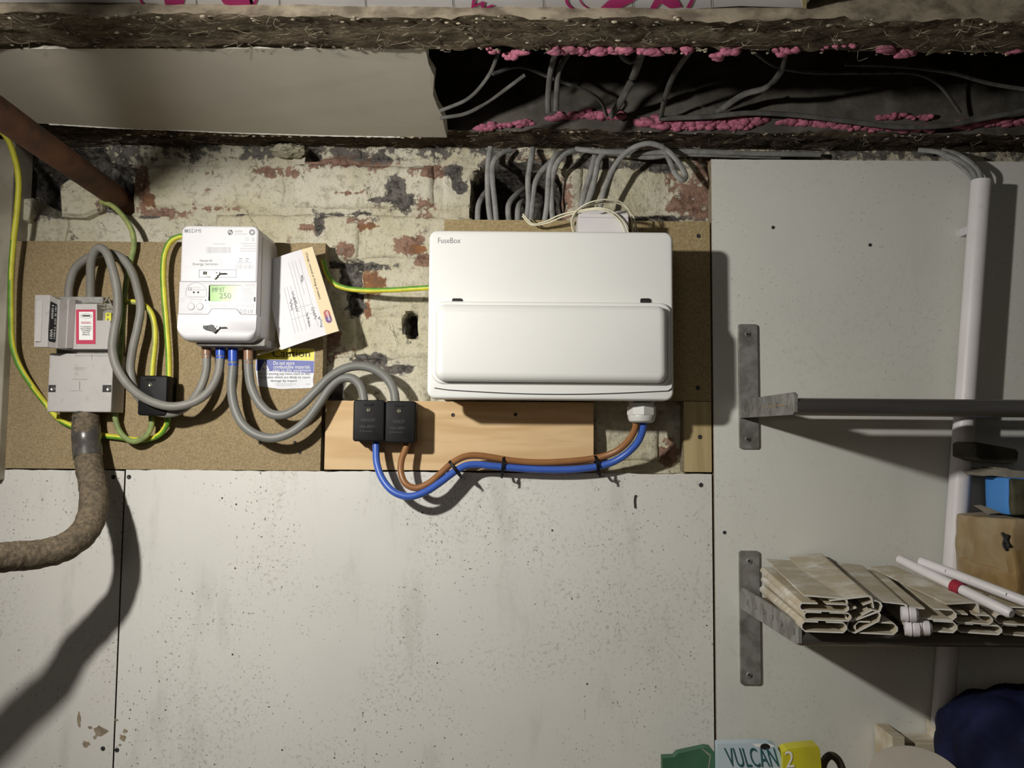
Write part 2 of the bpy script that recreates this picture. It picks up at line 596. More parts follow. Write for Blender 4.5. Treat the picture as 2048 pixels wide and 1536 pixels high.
M['cutout'] = mk('grey bakelite', (0.50, 0.475, 0.46), (0.465, 0.44, 0.425), 25, rough=0.5, dirt=((0.30, 0.27, 0.24), 60, 0.56, 0.7, 0.4))
M['cutout_dark'] = mk('dusty grey bakelite', (0.36, 0.35, 0.33), (0.26, 0.25, 0.23), 80, rough=0.8)
M['label_black'] = mk('black label', (0.02, 0.02, 0.022), None, rough=0.35)
M['label_red'] = mk('red label border', (0.52, 0.045, 0.10), None, rough=0.45)
M['print_red'] = mk('red print', (0.55, 0.08, 0.13), None, rough=0.5)
M['white_print'] = mk('white print', (0.85, 0.85, 0.83), None, rough=0.5)
M['dark_print'] = mk('dark print', (0.05, 0.045, 0.04), None, rough=0.6)
M['grey_print'] = mk('grey print', (0.25, 0.25, 0.27), None, rough=0.6)
M['pale_print'] = mk('pale grey print', (0.55, 0.54, 0.56), None, rough=0.6)
M['meter'] = mk('meter white plastic', (0.70, 0.69, 0.71), (0.67, 0.66, 0.68), 20, rough=0.38, spec=0.4)
M['meter_side'] = mk('meter grey plastic', (0.60, 0.585, 0.56), None, rough=0.5)
M['lcd'] = mk('green display', (0.30, 0.52, 0.16), (0.26, 0.46, 0.14), 30, rough=0.25, coat=0.6)
M['lcd_dark'] = mk('display digits', (0.07, 0.14, 0.05), None, rough=0.4)
M['steel'] = mk('galvanised steel', (0.30, 0.295, 0.28), (0.20, 0.195, 0.18), 60, (0.35, 0.65), rough=0.55, metal=0.35, dirt=((0.12, 0.11, 0.095), 25, 0.5, 0.66, 0.6))
M['chrome'] = mk('bright screw', (0.65, 0.64, 0.60), None, rough=0.3, metal=0.9)
M['brass'] = mk('dull brass', (0.45, 0.42, 0.30), None, rough=0.4, metal=0.7)
M['tube'] = mk('dark steel tube', (0.27, 0.26, 0.245), (0.17, 0.16, 0.15), 30, rough=0.32, metal=0.7, st=(0.1, 1, 1))
M['cu'] = mk('fuse board white', (0.77, 0.77, 0.745), (0.755, 0.755, 0.73), 12, rough=0.38, spec=0.4)
M['slot'] = mk('black slot', (0.012, 0.012, 0.012), None, rough=0.6)
M['gland'] = mk('off white gland', (0.60, 0.60, 0.57), None, rough=0.42)
M['white_pvc'] = mk('white pvc', (0.72, 0.69, 0.70), (0.66, 0.63, 0.63), 12, rough=0.42, dirt=((0.45, 0.42, 0.38), 80, 0.6, 0.72, 0.4))
M['dusty_pvc'] = mk('dusty white pvc', (0.68, 0.66, 0.60), (0.55, 0.50, 0.40), 30, (0.4, 0.65), rough=0.6,
                    dirt=((0.44, 0.37, 0.25), 25, 0.36, 0.56, 0.85), specks=[(120, 0.16, 0.35, (0.16, 0.13, 0.09))])
M['inner_pvc'] = mk('white pvc end', (0.70, 0.69, 0.64), (0.60, 0.58, 0.52), 50, rough=0.55)
M['cream_wire'] = mk('cream bell wire', (0.68, 0.64, 0.48), None, rough=0.5)
M['rust'] = mk('rusty iron', (0.20, 0.085, 0.045), (0.12, 0.055, 0.035), 25, rough=0.75, bump=0.3, bs=90, dirt=((0.05, 0.04, 0.035), 12, 0.46, 0.62, 0.8))
M['armour'] = mk('tarred hessian cable', (0.185, 0.145, 0.098), (0.10, 0.08, 0.056), 190, (0.34, 0.66), rough=0.9, bump=0.9, bs=140, spec=0.15,
                 specks=[(220, 0.2, 0.3, (0.04, 0.032, 0.023))], dirt=((0.06, 0.05, 0.038), 30, 0.5, 0.7, 0.5))
M['boot'] = mk('black heatshrink', (0.062, 0.056, 0.05), (0.11, 0.10, 0.085), 90, (0.45, 0.7), rough=0.3, bump=0.25, bs=60, spec=0.6)
M['paper'] = mk('white form paper', (0.74, 0.73, 0.76), (0.69, 0.68, 0.71), 14, rough=0.75)
M['buff'] = mk('buff card', (0.73, 0.61, 0.40), None, rough=0.75)
M['purple'] = mk('purple logo', (0.16, 0.07, 0.22), None, rough=0.6)
M['redlogo'] = mk('red logo', (0.42, 0.10, 0.09), None, rough=0.6)
M['st_yellow'] = mk('sticker yellow', (0.74, 0.62, 0.02), None, rough=0.45)
M['st_blue'] = mk('sticker blue', (0.06, 0.08, 0.34), None, rough=0.45)
M['st_white'] = mk('sticker white', (0.72, 0.73, 0.77), (0.66, 0.67, 0.70), 60, rough=0.5)
M['cardboard'] = mk('brown cardboard', (0.33, 0.24, 0.125), (0.25, 0.175, 0.085), 22, rough=0.75, bump=0.35, bs=18, st=(1, 1, 0.4),
                    dirt=((0.36, 0.30, 0.20), 14, 0.42, 0.62, 0.7))
M['tape'] = mk('shiny parcel tape', (0.30, 0.20, 0.085), (0.24, 0.155, 0.065), 40, rough=0.2, spec=0.6, bump=0.3, bs=40)
M['blue_card'] = mk('bright blue carton', (0.07, 0.26, 0.66), None, rough=0.45)
M['dark_thing'] = mk('dirty black rubber', (0.03, 0.028, 0.02), (0.075, 0.068, 0.04), 30, rough=0.7)
M['scrap'] = mk('grey torn card', (0.36, 0.32, 0.25), (0.26, 0.23, 0.18), 40, rough=0.8)
M['green_card'] = mk('dark green carton', (0.035, 0.115, 0.06), (0.05, 0.14, 0.08), 20, rough=0.5)
M['pale_blue'] = mk('pale blue label', (0.44, 0.57, 0.66), (0.50, 0.60, 0.66), 16, rough=0.45)
M['teal'] = mk('dark teal print', (0.02, 0.10, 0.11), None, rough=0.5)
M['yellow_tin'] = mk('yellow carton', (0.60, 0.55, 0.03), (0.48, 0.44, 0.03), 20, rough=0.45)
M['offwood'] = mk('painted wood block', (0.72, 0.68, 0.58), (0.48, 0.40, 0.27), 25, rough=0.8, st=(0.3, 1, 1))
M['disc'] = mk('beige plastic disc', (0.47, 0.43, 0.36), (0.44, 0.40, 0.34), 20, rough=0.45)
M['bag_blue'] = mk('dark blue bag', (0.012, 0.014, 0.05), (0.006, 0.007, 0.026), 18, rough=0.8, spec=0.15, bump=0.3, bs=40)
M['concrete'] = mk('concrete floor', (0.20, 0.185, 0.165), (0.14, 0.13, 0.115), 12, rough=0.9)
M['room_paint'] = mk('old whitewash', (0.30, 0.28, 0.235), (0.22, 0.20, 0.165), 8, rough=0.9)
M['ceil_dark'] = mk('dark floorboards above', (0.05, 0.037, 0.025), (0.09, 0.065, 0.045), 30, rough=0.95, st=(0.2, 1, 1))
M['bench'] = mk('bench timber', (0.30, 0.22, 0.13), (0.22, 0.155, 0.09), 40, rough=0.8, st=(0.15, 1, 1))
M['web'] = mk('pale plaster bits', (0.50, 0.44, 0.33), (0.17, 0.14, 0.10), 60, rough=0.9)
M['post'] = mk('dirty cream post', (0.44, 0.40, 0.32), (0.30, 0.27, 0.21), 18, rough=0.8)
M['crumple'] = mk('crumpled cellophane and rag', (0.42, 0.39, 0.29), (0.25, 0.23, 0.16), 50, rough=0.5)
M['red_plug'] = mk('red plastic ring', (0.30, 0.02, 0.04), None, rough=0.4)
M['fitting'] = mk('dark fitting', (0.03, 0.03, 0.03), None, rough=0.5)

DB = 0.030                              # boards stand 30 mm proud of the brickwork
ZJ = P(1000, 300, 0.0).z                # underside of the joists


# ------------------------------------------------------------------ brick wall
def blob(px, py, cx, cy, rx, ry):
    q = ((px - cx) / rx) ** 2 + ((py - cy) / ry) ** 2
    return max(0.0, 1.0 - q) ** 0.5 if q < 1 else 0.0


RED = [(285, 385, 26, 60), (330, 425, 70, 16), (430, 418, 60, 9), (560, 345, 60, 16), (700, 323, 120, 20), (860, 345, 60, 18),
       (620, 460, 30, 14), (710, 442, 40, 9), (850, 420, 30, 30), (810, 490, 55, 26), (850, 520, 30, 20), (1380, 400, 60, 60), (1415, 340, 40, 50),
       (1120, 400, 34, 70), (700, 387, 40, 8), (1345, 360, 25, 40), (660, 690, 30, 50), (1330, 905, 30, 40), (640, 330, 40, 14),
       (1060, 318, 120, 12), (690, 500, 28, 24)]
GREY = [(790, 385, 28, 44), (815, 410, 30, 24), (760, 402, 30, 8), (670, 428, 40, 8), (720, 428, 30, 8), (640, 450, 14, 26), (740, 535, 60, 12),
        (700, 560, 26, 30), (715, 610, 22, 30), (740, 720, 46, 20), (800, 740, 45, 14), (1210, 330, 110, 14), (1330, 335, 60, 18), (1030, 335, 100, 20),
        (300, 437, 30, 6), (480, 432, 16, 6), (1300, 438, 120, 10), (820, 660, 20, 36), (910, 345, 26, 20), (660, 780, 40, 40), (920, 375, 20, 20)]
ORANGE = [(745, 565, 34, 46), (735, 615, 14, 30), (300, 405, 20, 24), (735, 455, 40, 9), (840, 500, 26, 12)]
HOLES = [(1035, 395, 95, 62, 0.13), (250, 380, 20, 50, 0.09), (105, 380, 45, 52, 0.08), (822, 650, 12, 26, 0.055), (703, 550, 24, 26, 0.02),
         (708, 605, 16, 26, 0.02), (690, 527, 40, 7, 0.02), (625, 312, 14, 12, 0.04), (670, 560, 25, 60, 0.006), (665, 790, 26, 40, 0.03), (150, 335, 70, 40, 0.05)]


def hole(px, py, x, z):
    s = 0.0
    j = noise.noise(Vector((x * 45, 3.1, z * 45))) * 0.3
    for cx, cy, rx, ry, dp in HOLES:
        q = ((px - cx) / rx) ** 4 + ((py - cy) / ry) ** 4 + j
        if q < 1.0:
            s = max(s, dp * min(1.0, (1.0 - q) * 3))
    return s


def wear_shade(px, py, x, z):
    r = max([blob(px, py, *b) for b in RED])
    g = max([blob(px, py, *b) for b in GREY])
    o = max([blob(px, py, *b) for b in ORANGE])
    n = noise.noise(Vector((x * 9, 0, z * 9)))
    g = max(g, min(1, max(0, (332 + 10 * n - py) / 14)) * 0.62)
    if px < 262:  # grey brick at the left, darkened to paint its shade
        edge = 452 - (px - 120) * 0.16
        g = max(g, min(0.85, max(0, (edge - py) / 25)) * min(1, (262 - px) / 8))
    if hole(px, py, x, z) > 0.006:  # shade inside the holes painted as full dark colour
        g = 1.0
    if px > 1340 and py < 445:
        r = max(r, 0.30)
    n3 = noise.noise(Vector((x * 16, 7.7, z * 22)))
    r = max(r, 0.16 + 0.26 * n3)
    g = max(g, 0.14 - 0.26 * noise.noise(Vector((x * 13, 1.9, z * 26))))
    return (min(1, r * 0.9), min(1, g), min(1, o), 1.0)


def rough(x, z, a=0.0045):
    return a * (noise.noise(Vector((x * 18, 0.3, z * 18))) * 0.9 + noise.noise(Vector((x * 55, 1.7, z * 55))) * 0.5 + noise.noise(Vector((x * 150, 4.7, z * 150))) * 0.22)


def ramp_list(lo, a, b, hi, fine, coarse):
    out = [lo + (a - lo) * i / coarse for i in range(coarse)]
    n = int((b - a) / fine)
    out += [a + (b - a) * i / n for i in range(n + 1)]
    out += [b + (hi - b) * (i + 1) / coarse for i in range(coarse)]
    return out


XL, XR, YB, ZT = -1.35, 1.75, -2.7, ZJ + 0.2


def wall_back():
    xs = ramp_list(XL - 0.1, -0.80, 0.36, XR + 0.1, 0.0052, 4)
    zs = ramp_list(-0.1, P(0, 955, 0).z, ZJ + 0.01, ZT, 0.0052, 3)
    bm = bmesh.new()
    lay = bm.loops.layers.float_color.new('wear_shade')
    rows = []
    cols = {}
    for z in zs:
        row = []
        for x in xs:
            px, py = to_px((x, 0, z))
            y = 0.0005 - rough(x, z, 0.006) + hole(px, py, x, z)
            v = bm.verts.new((x, y, z))
            cols[v] = wear_shade(px, py, x, z)
            row.append(v)
        rows.append(row)
    for a, b in zip(rows, rows[1:]):
        for i in range(len(xs) - 1):
            f = bm.faces.new((a[i], a[i + 1], b[i + 1], b[i]))
            for l in f.loops:
                l[lay] = cols[l.vert]
    o = obj('wall_back', bm, M['mortar'], smooth=True, sharp=80)
    tag(o, 'flaking limewashed brick wall behind the boards', kind='structure')
    return o


WB = wall_back()


def bricks():
    joints = [225, 325, 425, 525, 625, 725, 825, 925, 1025]
    zj = [P(760, p, 0).z for p in joints]
    L, G = 0.215, 0.010
    for k in range(len(joints) - 1):
        z1, z0 = zj[k] - G / 2, zj[k + 1] + G / 2
        off = 0.0 if k % 2 else (L + G) / 2
        x = -0.79 + off - 0.225
        while x < 0.36:
            x0, x1 = x + G / 2, x + L + G / 2
            x += L + G
            ax, ay = to_px((x0, 0, z1))
            bx, by = to_px((x1, 0, z0))
            if by < 300 or ay > 940 or bx < 20 or ax > 1420: continue
            if ay > 500 and bx < 625: continue
            if ay > 450 and by < 790 and ax > 900: continue
            if ay > 700 and by < 945 and ax > 640 and bx < 1180 and ay > 800: continue
            bm = bmesh.new()
            lay = bm.loops.layers.float_color.new('wear_shade')
            nx, nz = 34, 11
            tilt = random.uniform(-0.002, 0.002)
            push = random.uniform(-0.002, 0.0016)
            grid, cols = [], {}
            for j in range(nz + 1):
                row = []
                for i in range(nx + 1):
                    u, w = i / nx, j / nz
                    xx, zz = x0 + (x1 - x0) * u, z0 + (z1 - z0) * w
                    e = min(u * (x1 - x0), (1 - u) * (x1 - x0), w * (z1 - z0), (1 - w) * (z1 - z0))
                    edge = max(0, 1 - e / 0.007) ** 2 * (0.0045 + 0.004 * noise.noise(Vector((xx * 12, 6.6, zz * 12))))
                    jx = 0.0035 * noise.noise(Vector((xx * 40, 9.1, zz * 40)))
                    px, py = to_px((xx, 0, zz))
                    y = -0.0035 - push - tilt * (u - 0.5) * 2 - rough(xx, zz, 0.0045) + edge + hole(px, py, xx, zz)
                    v = bm.verts.new((xx + jx, y, zz + jx * 0.8))
                    cols[v] = wear_shade(px, py, xx, zz)
                    row.append(v)
                grid.append(row)
            for a, b in zip(grid, grid[1:]):
                for i in range(nx):
                    bm.faces.new((a[i], a[i + 1], b[i + 1], b[i]))
            rim = grid[0] + [r[-1] for r in grid[1:]] + grid[-1][-2::-1] + [r[0] for r in grid[-2:0:-1]]
            back = []
            for v in rim:
                q = bm.verts.new((v.co.x, max(v.co.y, 0) + 0.03, v.co.z))
                cols[q] = cols[v]
                back.append(q)
            n = len(rim)
            for i in range(n):
                bm.faces.new((rim[i], rim[(i + 1) % n], back[(i + 1) % n], back[i]))
            for f in bm.faces:
                for l in f.loops:
                    l[lay] = cols[l.vert]
            obj('brick', bm, M['brick'], WB, smooth=True, sharp=70)


bricks()

# the cellar around the camera
bm = bmesh.new(); box(bm, XL - 0.1, XR + 0.1, YB - 0.1, 0.2, -0.1, 0.0)
tag(obj('floor', bm, M['concrete']), 'grey concrete cellar floor', kind='structure')
bm = bmesh.new(); box(bm, XL - 0.1, XR + 0.1, YB - 0.1, 0.2, ZT, ZT + 0.05)
tag(obj('ceiling', bm, M['ceil_dark']), 'dark floorboards above the joists', kind='structure')
bm = bmesh.new(); box(bm, XL - 0.1, XL, YB, 0.2, 0.0, ZT)
tag(obj('wall_left', bm, M['room_paint']), 'old whitewashed cellar side wall on the left', kind='structure')
bm = bmesh.new(); box(bm, XR, XR + 0.1, YB, 0.2, 0.0, ZT)
tag(obj('wall_right', bm, M['room_paint']), 'old whitewashed cellar side wall on the right', kind='structure')
bm = bmesh.new(); box(bm, XL, XR, YB - 0.1, YB, 0.0, ZT)
tag(obj('wall_front', bm, M['room_paint']), 'old whitewashed cellar wall behind the viewer', kind='structure')


# ------------------------------------------------------------------ boards on the wall
def screw(px, py, d, parent, r=4.0, mat='fitting', name='screw', rim=None):
    c = P(px, py, d)
    s = m_per_px(d)
    bm = bmesh.new()
    lathe(bm, c + Vector((0, 0.002, 0)), (0, -1, 0), [(0, r * s), (0.0024, r * s), (0.0031, r * s * 0.75), (0.0026, r * s * 0.35), (0.0026, 0)], 12)
    o = obj(name, bm, M[mat], parent, smooth=True)
    return o


def ragged_board(name, px0, py0, px1, py1, df, db, mat, label, cat, rag=0.0015, top=True, x0=None, x1=None, z0=None):
    a0, a1, b0, b1 = rect(px0, py0, px1, py1, df)
    if x0 is not None: a0 = x0
    if x1 is not None: a1 = x1
    if z0 is not None: b0 = z0
    n = 90
    top_pts = []
    for i in range(n + 1):
        x = a0 + (a1 - a0) * i / n
        top_pts.append((x, b1 + rag * noise.noise(Vector((x * 60, 2.2, py0))) + rag * noise.noise(Vector((x * 190, 5.2, py0))) * 0.7))
    out = top_pts + [(a1, b0), (a0, b0)]
    bm = bmesh.new()
    back = [bm.verts.new((x, -db, z)) for x, z in out]
    front = [bm.verts.new((x, -df, z)) for x, z in out]
    k = len(out)
    bm.faces.new(front)
    bm.faces.new(back[::-1])
    for i in range(k):
        f = bm.faces.new((front[i], front[(i + 1) % k], back[(i + 1) % k], back[i]))
        f.material_index = 1
    return tag(obj(name, bm, [M[mat], M['board_edge']]), label, cat)


low = ragged_board('wall_board', 240, 944, 1426, 1536, DB, 0.012, 'mel_low', 'large scuffed white board below the fuse board and pine plank', 'board', z0=0.05)
# the two lower boards meet at one thin dark joint
x_left_edge = low.location.x - (low.bound_box[6][0] - low.bound_box[0][0]) / 2
lowl = ragged_board('wall_board', -300, 939, 236, 1536, DB, 0.012, 'mel_left', 'scuffed white board in the lower left corner behind the thick cable', 'board',
                    x0=XL, x1=x_left_edge - 0.0022, z0=0.05)
x_right_edge = low.location.x + (low.bound_box[6][0] - low.bound_box[0][0]) / 2
right = ragged_board('wall_board', 1427, 322, 2300, 1536, DB + 0.002, 0.012, 'mel_right', 'tall white board on the right carrying the shelf brackets', 'board',
                     rag=0.0008, x0=x_right_edge + 0.0030, x1=XR, z0=0.05)
for p, par in (((1402, 970), low), ((258, 954), low), ((234, 1500), low), ((227, 954), lowl), ((206, 1497), lowl), ((1449, 1065), right), ((1546, 455), right), ((1740, 490), right)):
    screw(p[0], p[1], DB + (0.002 if par is right else 0), par, 4.5 if par is not right else 3.6)
bm = bmesh.new()
tube(bm, ppath([(1272, 990), (1270, 993), (1269, 1004), (1270, 1016)], DB + 0.002, 5), 0.0011, 6)
obj('bent_nail', bm, M['fitting'], low)
rnd0 = random.Random(77)
M['stain'] = mk('damp brown stain', (0.33, 0.27, 0.19), (0.22, 0.175, 0.12), 90, rough=0.9)
for cx, cy, rx, ry in ((200, 1462, 18, 12), (158, 1440, 5, 16), (172, 1488, 9, 7), (180, 1455, 6, 4), (190, 1475, 5, 4), (250, 1462, 6, 5), (246, 1476, 7, 9), (232, 1440, 5, 3), (240, 1490, 4, 3)):
    par, dd = (lowl, DB) if cx < 216 else (low, DB)
    pl = [(cx + rx * math.cos(a / 14 * 6.283) * rnd0.uniform(0.55, 1.1), cy + ry * math.sin(a / 14 * 6.283) * rnd0.uniform(0.55, 1.1)) for a in range(14)]
    decal('damp_stain', [pl], dd, M['stain'], par)
chip = ragged_board('chipboard_panel', 20, 484, 646, 939, DB, 0.006, 'chip', 'brown chipboard panel under the meter and service fuse', 'board', rag=0.0008)
for p in ((590, 885), (600, 905), (520, 886), (270, 487), (200, 510)):
    screw(p[0], p[1], DB, chip, 3.2)
# pale crack between its two halves
chip2 = ragged_board('chipboard_panel', 886, 441, 1421, 800, DB, 0.006, 'chip_dark', 'narrow-edged chipboard panel showing around the fuse board', 'board', rag=0.0006)
for p in ((1397, 472), (1396, 776)):
    screw(p[0], p[1], DB, chip2, 4.5)
pine = ragged_board('pine_plank', 650, 803, 1187, 941, DB + 0.001, 0.004, 'pine', 'pale pine plank below the fuse board with two black blocks', 'plank', rag=0.0003)
for p in ((906, 830), (1031, 829)):
    screw(p[0], p[1], DB + 0.001, pine, 3.8)
batt = ragged_board('pine_batten', 1368, 803, 1423, 944, DB + 0.001, 0.004, 'pine_v', 'short upright pine batten beside the tall right board', 'batten', rag=0.0006)
screw(1400, 874, DB + 0.001, batt, 4.5)
bm = bmesh.new(); pbox(bm, -260, 276, 13, 960, 0.045, 0.0, 0.002)
tag(obj('door_post', bm, M['post']), 'dirty cream timber post at the left edge of the picture', 'post')


# ------------------------------------------------------------------ joists, ceiling scraps
def joist(name, y0, y1, z0, z1, mat, label):
    """rough timber running left to right: y0 far side, y1 near side"""
    bm = bmesh.new()
    xs = [XL + (XR - XL) * i / 420 for i in range(421)]
    prof = []
    ny, nz = 9, 8
    for j in range(ny + 1): prof.append((y0 + (y1 - y0) * j / ny, z0))
    for j in range(1, nz + 1): prof.append((y1, z0 + (z1 - z0) * (j / nz) ** 1.6))
    prof.append((y0, z1))
    loops = []
    for x in xs:
        l = []
        for j, (y, z) in enumerate(prof):
            q = Vector((x * 14, y * 50, z * 50))
            a = 0.0035 * noise.noise(q) + 0.0022 * noise.noise(q * 4.0) + 0.0016 * noise.noise(Vector((x * 160, y * 90, z * 90)))
            if j == 0 or j == ny:
                a *= 1.3
            l.append(Vector((x, y - (a if j > ny else 0.3 * a), z + (a if j <= ny else 0.0))))
        loops.append(l)
    fs = loop_skin(bm, loops)
    k = len(prof)
    for i, f in enumerate(fs):
        if i % k >= ny and i % k < k - 2:
            f.material_index = 1
    o = obj(name, bm, [M[mat], M[mat + '_face']], smooth=True, sharp=80)
    return tag(o, label, 'joist')


yj1n, yj1f = PZ(1000, 34, ZJ).y, PZ(1000, 98, ZJ).y
yj2n = PZ(1000, 264, ZJ).y
j1 = joist('ceiling_joist', yj1f, yj1n, ZJ, ZT - 0.002, 'joist', 'rough sawn timber joist across the top of the picture')
j2 = joist('ceiling_joist', 0.02, yj2n, ZJ + 0.002, ZT - 0.002, 'joist2', 'shade-darkened timber joist lying along the top of the brick wall')


def bits(name, n, yc, zc, spread, x0, x1, parent, seed, size=(0.0006, 0.0023)):
    rnd = random.Random(seed)
    bm = bmesh.new()
    for i in range(n):
        c = Vector((rnd.uniform(x0, x1), yc + rnd.uniform(-spread, spread), zc - rnd.uniform(-0.002, 0.0025)))
        r = bmesh.ops.create_icosphere(bm, subdivisions=1, radius=rnd.uniform(*size))
        for v in r['verts']:
            v.co = Vector((v.co.x * rnd.uniform(0.7, 2.0), v.co.y, v.co.z * 0.6)) + c
    o = obj(name, bm, M['web'], parent)
    return tag(o, kind='stuff')


bits('plaster_bits', 120, yj1f, ZJ, 0.003, -0.62, 0.9, j1, 3)
bits('plaster_bits', 110, yj1n + 0.004, ZJ - 0.001, 0.006, -0.62, 0.9, j1, 5)
bits('plaster_bits', 40, (yj1f + yj1n) / 2, ZJ - 0.002, 0.02, -0.62, 0.9, j1, 11)
bits('plaster_bits', 80, yj2n, ZJ, 0.003, -0.5, 1.0, j2, 9)


def hairs(name, n, y0, y1, z, x0, x1, parent, seed, mat):
    rnd = random.Random(seed)
    bm = bmesh.new()
    for i in range(n):
        p = Vector((rnd.uniform(x0, x1), rnd.uniform(y0, y1), z))
        q = p + Vector((rnd.gauss(0, 0.011), rnd.gauss(0, 0.006), -rnd.uniform(0.001, 0.007)))
        e = q + Vector((rnd.gauss(0, 0.008), rnd.gauss(0, 0.006), rnd.uniform(-0.003, 0.006)))
        tube(bm, spline([p, q, e], 3), rnd.uniform(0.00010, 0.00026), 4)
    return tag(obj(name, bm, M[mat], parent), kind='stuff')


hairs('wood_splinters', 240, yj1f, yj1n, ZJ, -0.6, 0.75, j1, 21, 'web')
hairs('wood_splinters', 160, yj2n, yj2n + 0.06, ZJ, -0.6, 0.95, j2, 22, 'web')

# plasterboard scrap spanning the two joists, broken off at its right end
ne = [(-420, 100), (300, 97), (851, 97)]
tear = [(857, 128), (868, 152), (867, 172), (866, 190), (875, 214), (884, 232), (888, 252), (894, 275)]
fe = [(800, 274), (640, 271), (450, 265), (330, 259), (230, 256), (98, 248), (-420, 226)]
zn, zf = ZJ + 0.005, ZJ - 0.011
pts = [PZ(x, y, zn) for x, y in ne] + [PZ(x, y, zn + (zf - zn) * (i + 1) / 8) for i, (x, y) in enumerate(tear)] + [PZ(x, y, zf) for x, y in fe]
bm = bmesh.new()
lo = [bm.verts.new(p) for p in pts]
up = [bm.verts.new(p + Vector((random.uniform(-0.0015, 0.004) if 2 <= i <= 10 else 0, 0, 0.0095))) for i, p in enumerate(pts)]
bm.faces.new(lo); bm.faces.new(up[::-1])
for i in range(len(pts)):
    f = bm.faces.new((lo[i], up[i], up[(i + 1) % len(pts)], lo[(i + 1) % len(pts)]))
    f.material_index = 1
pb = tag(obj('plasterboard_scrap', bm, [M['plasterboard'], M['gypsum']]), 'broken piece of grey plasterboard ceiling between the two joists', 'plasterboard')
bm = bmesh.new()
tp = []
for i in range(121):
    q = i / 120 * (len(fe) - 2)
    k = int(min(q, len(fe) - 3))
    x_, y_ = fe[k][0] + (fe[k + 1][0] - fe[k][0]) * (q - k), fe[k][1] + (fe[k + 1][1] - fe[k][1]) * (q - k)
    tp.append(PZ(x_, y_, zf) + Vector((0, 0.0008 * noise.noise(Vector((i * 0.9, 0, 0))), 0.0005 * noise.noise(Vector((i * 1.3, 4, 0))))))
tube(bm, tp, 0.0016, 7, rfun=lambda t_: 0.75 + 0.45 * noise.noise(Vector((t_ * 70, 3, 3))))
M['gypsum_white'] = mk('bright gypsum', (0.82, 0.80, 0.74), (0.66, 0.63, 0.55), 120, rough=0.95)
obj('torn_edge', bm, M['gypsum_white'], pb)
bits('plaster_crumbs', 110, PZ(700, 273, zf).y, zf + 0.0015, 0.0015, -0.55, -0.10, pb, 15, (0.001, 0.0025))

# foil faced insulation above the near joist
zi = ZJ + 0.011
edge = [(-300, 4), (290, 6), (420, 14), (470, 20), (520, 10), (640, 14), (720, 16), (880, 17), (1000, 22), (1100, 24), (1250, 22), (1380, 18), (1480, 12), (1608, 16)]
pe = [PZ(x, y, zi) for x, y in edge]
far = [Vector((pe[-1].x + 0.01, -0.9, zi)), Vector((pe[0].x, -0.9, zi))]
bm = bmesh.new()
loop_skin(bm, [[p + Vector((0, 0, 0.05)) for p in pe + far], pe + far])
ins = tag(obj('insulation_board', bm, M['foil']), 'white foil faced insulation board with magenta print above the near joist', 'insulation')


def zdecal(name, polys, z, mat, parent):
    bm = bmesh.new()
    for pl in polys:
        bm.faces.new([bm.verts.new(PZ(x, y, z)) for x, y in pl])
    return obj(name, bm, M[mat], parent)


def arc_band(cx, cy, r0, r1, a0, a1, sy=1.0, n=14):
    return ring_rects(cx, cy, r0, r1, n, a0, a1, sy)


polys = [[(425, -30), (470, -30), (500, -6), (508, 9), (486, 17), (462, 19), (446, 6)], [(324, -20), (376, -20), (366, 10), (330, 9)],
         [(270, -14), (276, -14), (288, 8), (283, 8)], [(512, -10), (518, -10), (512, 8), (506, 10)], [(495, -14), (500, -14), (506, 8), (501, 9)]]
polys += arc_band(1180, 0, 44, 50, 100, 200, 0.55) + arc_band(1196, -6, 36, 39, 100, 200, 0.7)
polys += [[(1200, 17), (1216, 2), (1250, -14), (1290, -14), (1268, 2), (1238, 18), (1215, 21)], [(1300, 17), (1316, -14), (1348, -14), (1364, 14), (1340, 17), (1322, 6), (1312, 18)],
          [(1372, 16), (1386, -10), (1393, -10), (1380, 16)], [(1230, -2), (1242, -10), (1250, -8), (1240, 0)]]
for pl in polys[:5] + polys[-4:]:
    zdecal('magenta_print', [pl], zi - 0.0006, 'magenta', ins)
zdecal('magenta_print', polys[5:19], zi - 0.0006, 'magenta', ins)
zdecal('magenta_print', polys[19:33], zi - 0.0006, 'magenta', ins)
for x in (728, 903, 1084, 1262, 556, 390, 1420):
    zdecal('cut_line', [[(x, -16), (x + 1.3, -16), (x + 4, 14), (x + 2.7, 14)]], zi - 0.0005, 'dark_print', ins)
o = PZ(930, 10, zi)
text_on('printed_letter', 'w', o, PZ(974, 25, zi) - o, PZ(945, -6, zi) - o, M['magenta'], ins, lift=0.0008)
bm = bmesh.new()
pq = [PZ(1606, 15, zi), PZ(1613, 15, zi), PZ(1614, -20, zi), PZ(1602, -20, zi)]
loop_skin(bm, [[p + Vector((0, 0, 0.05)) for p in pq], [p - Vector((0, 0, 0.001)) for p in pq]])
obj('foam_core', bm, M['yellowfoam'], ins)


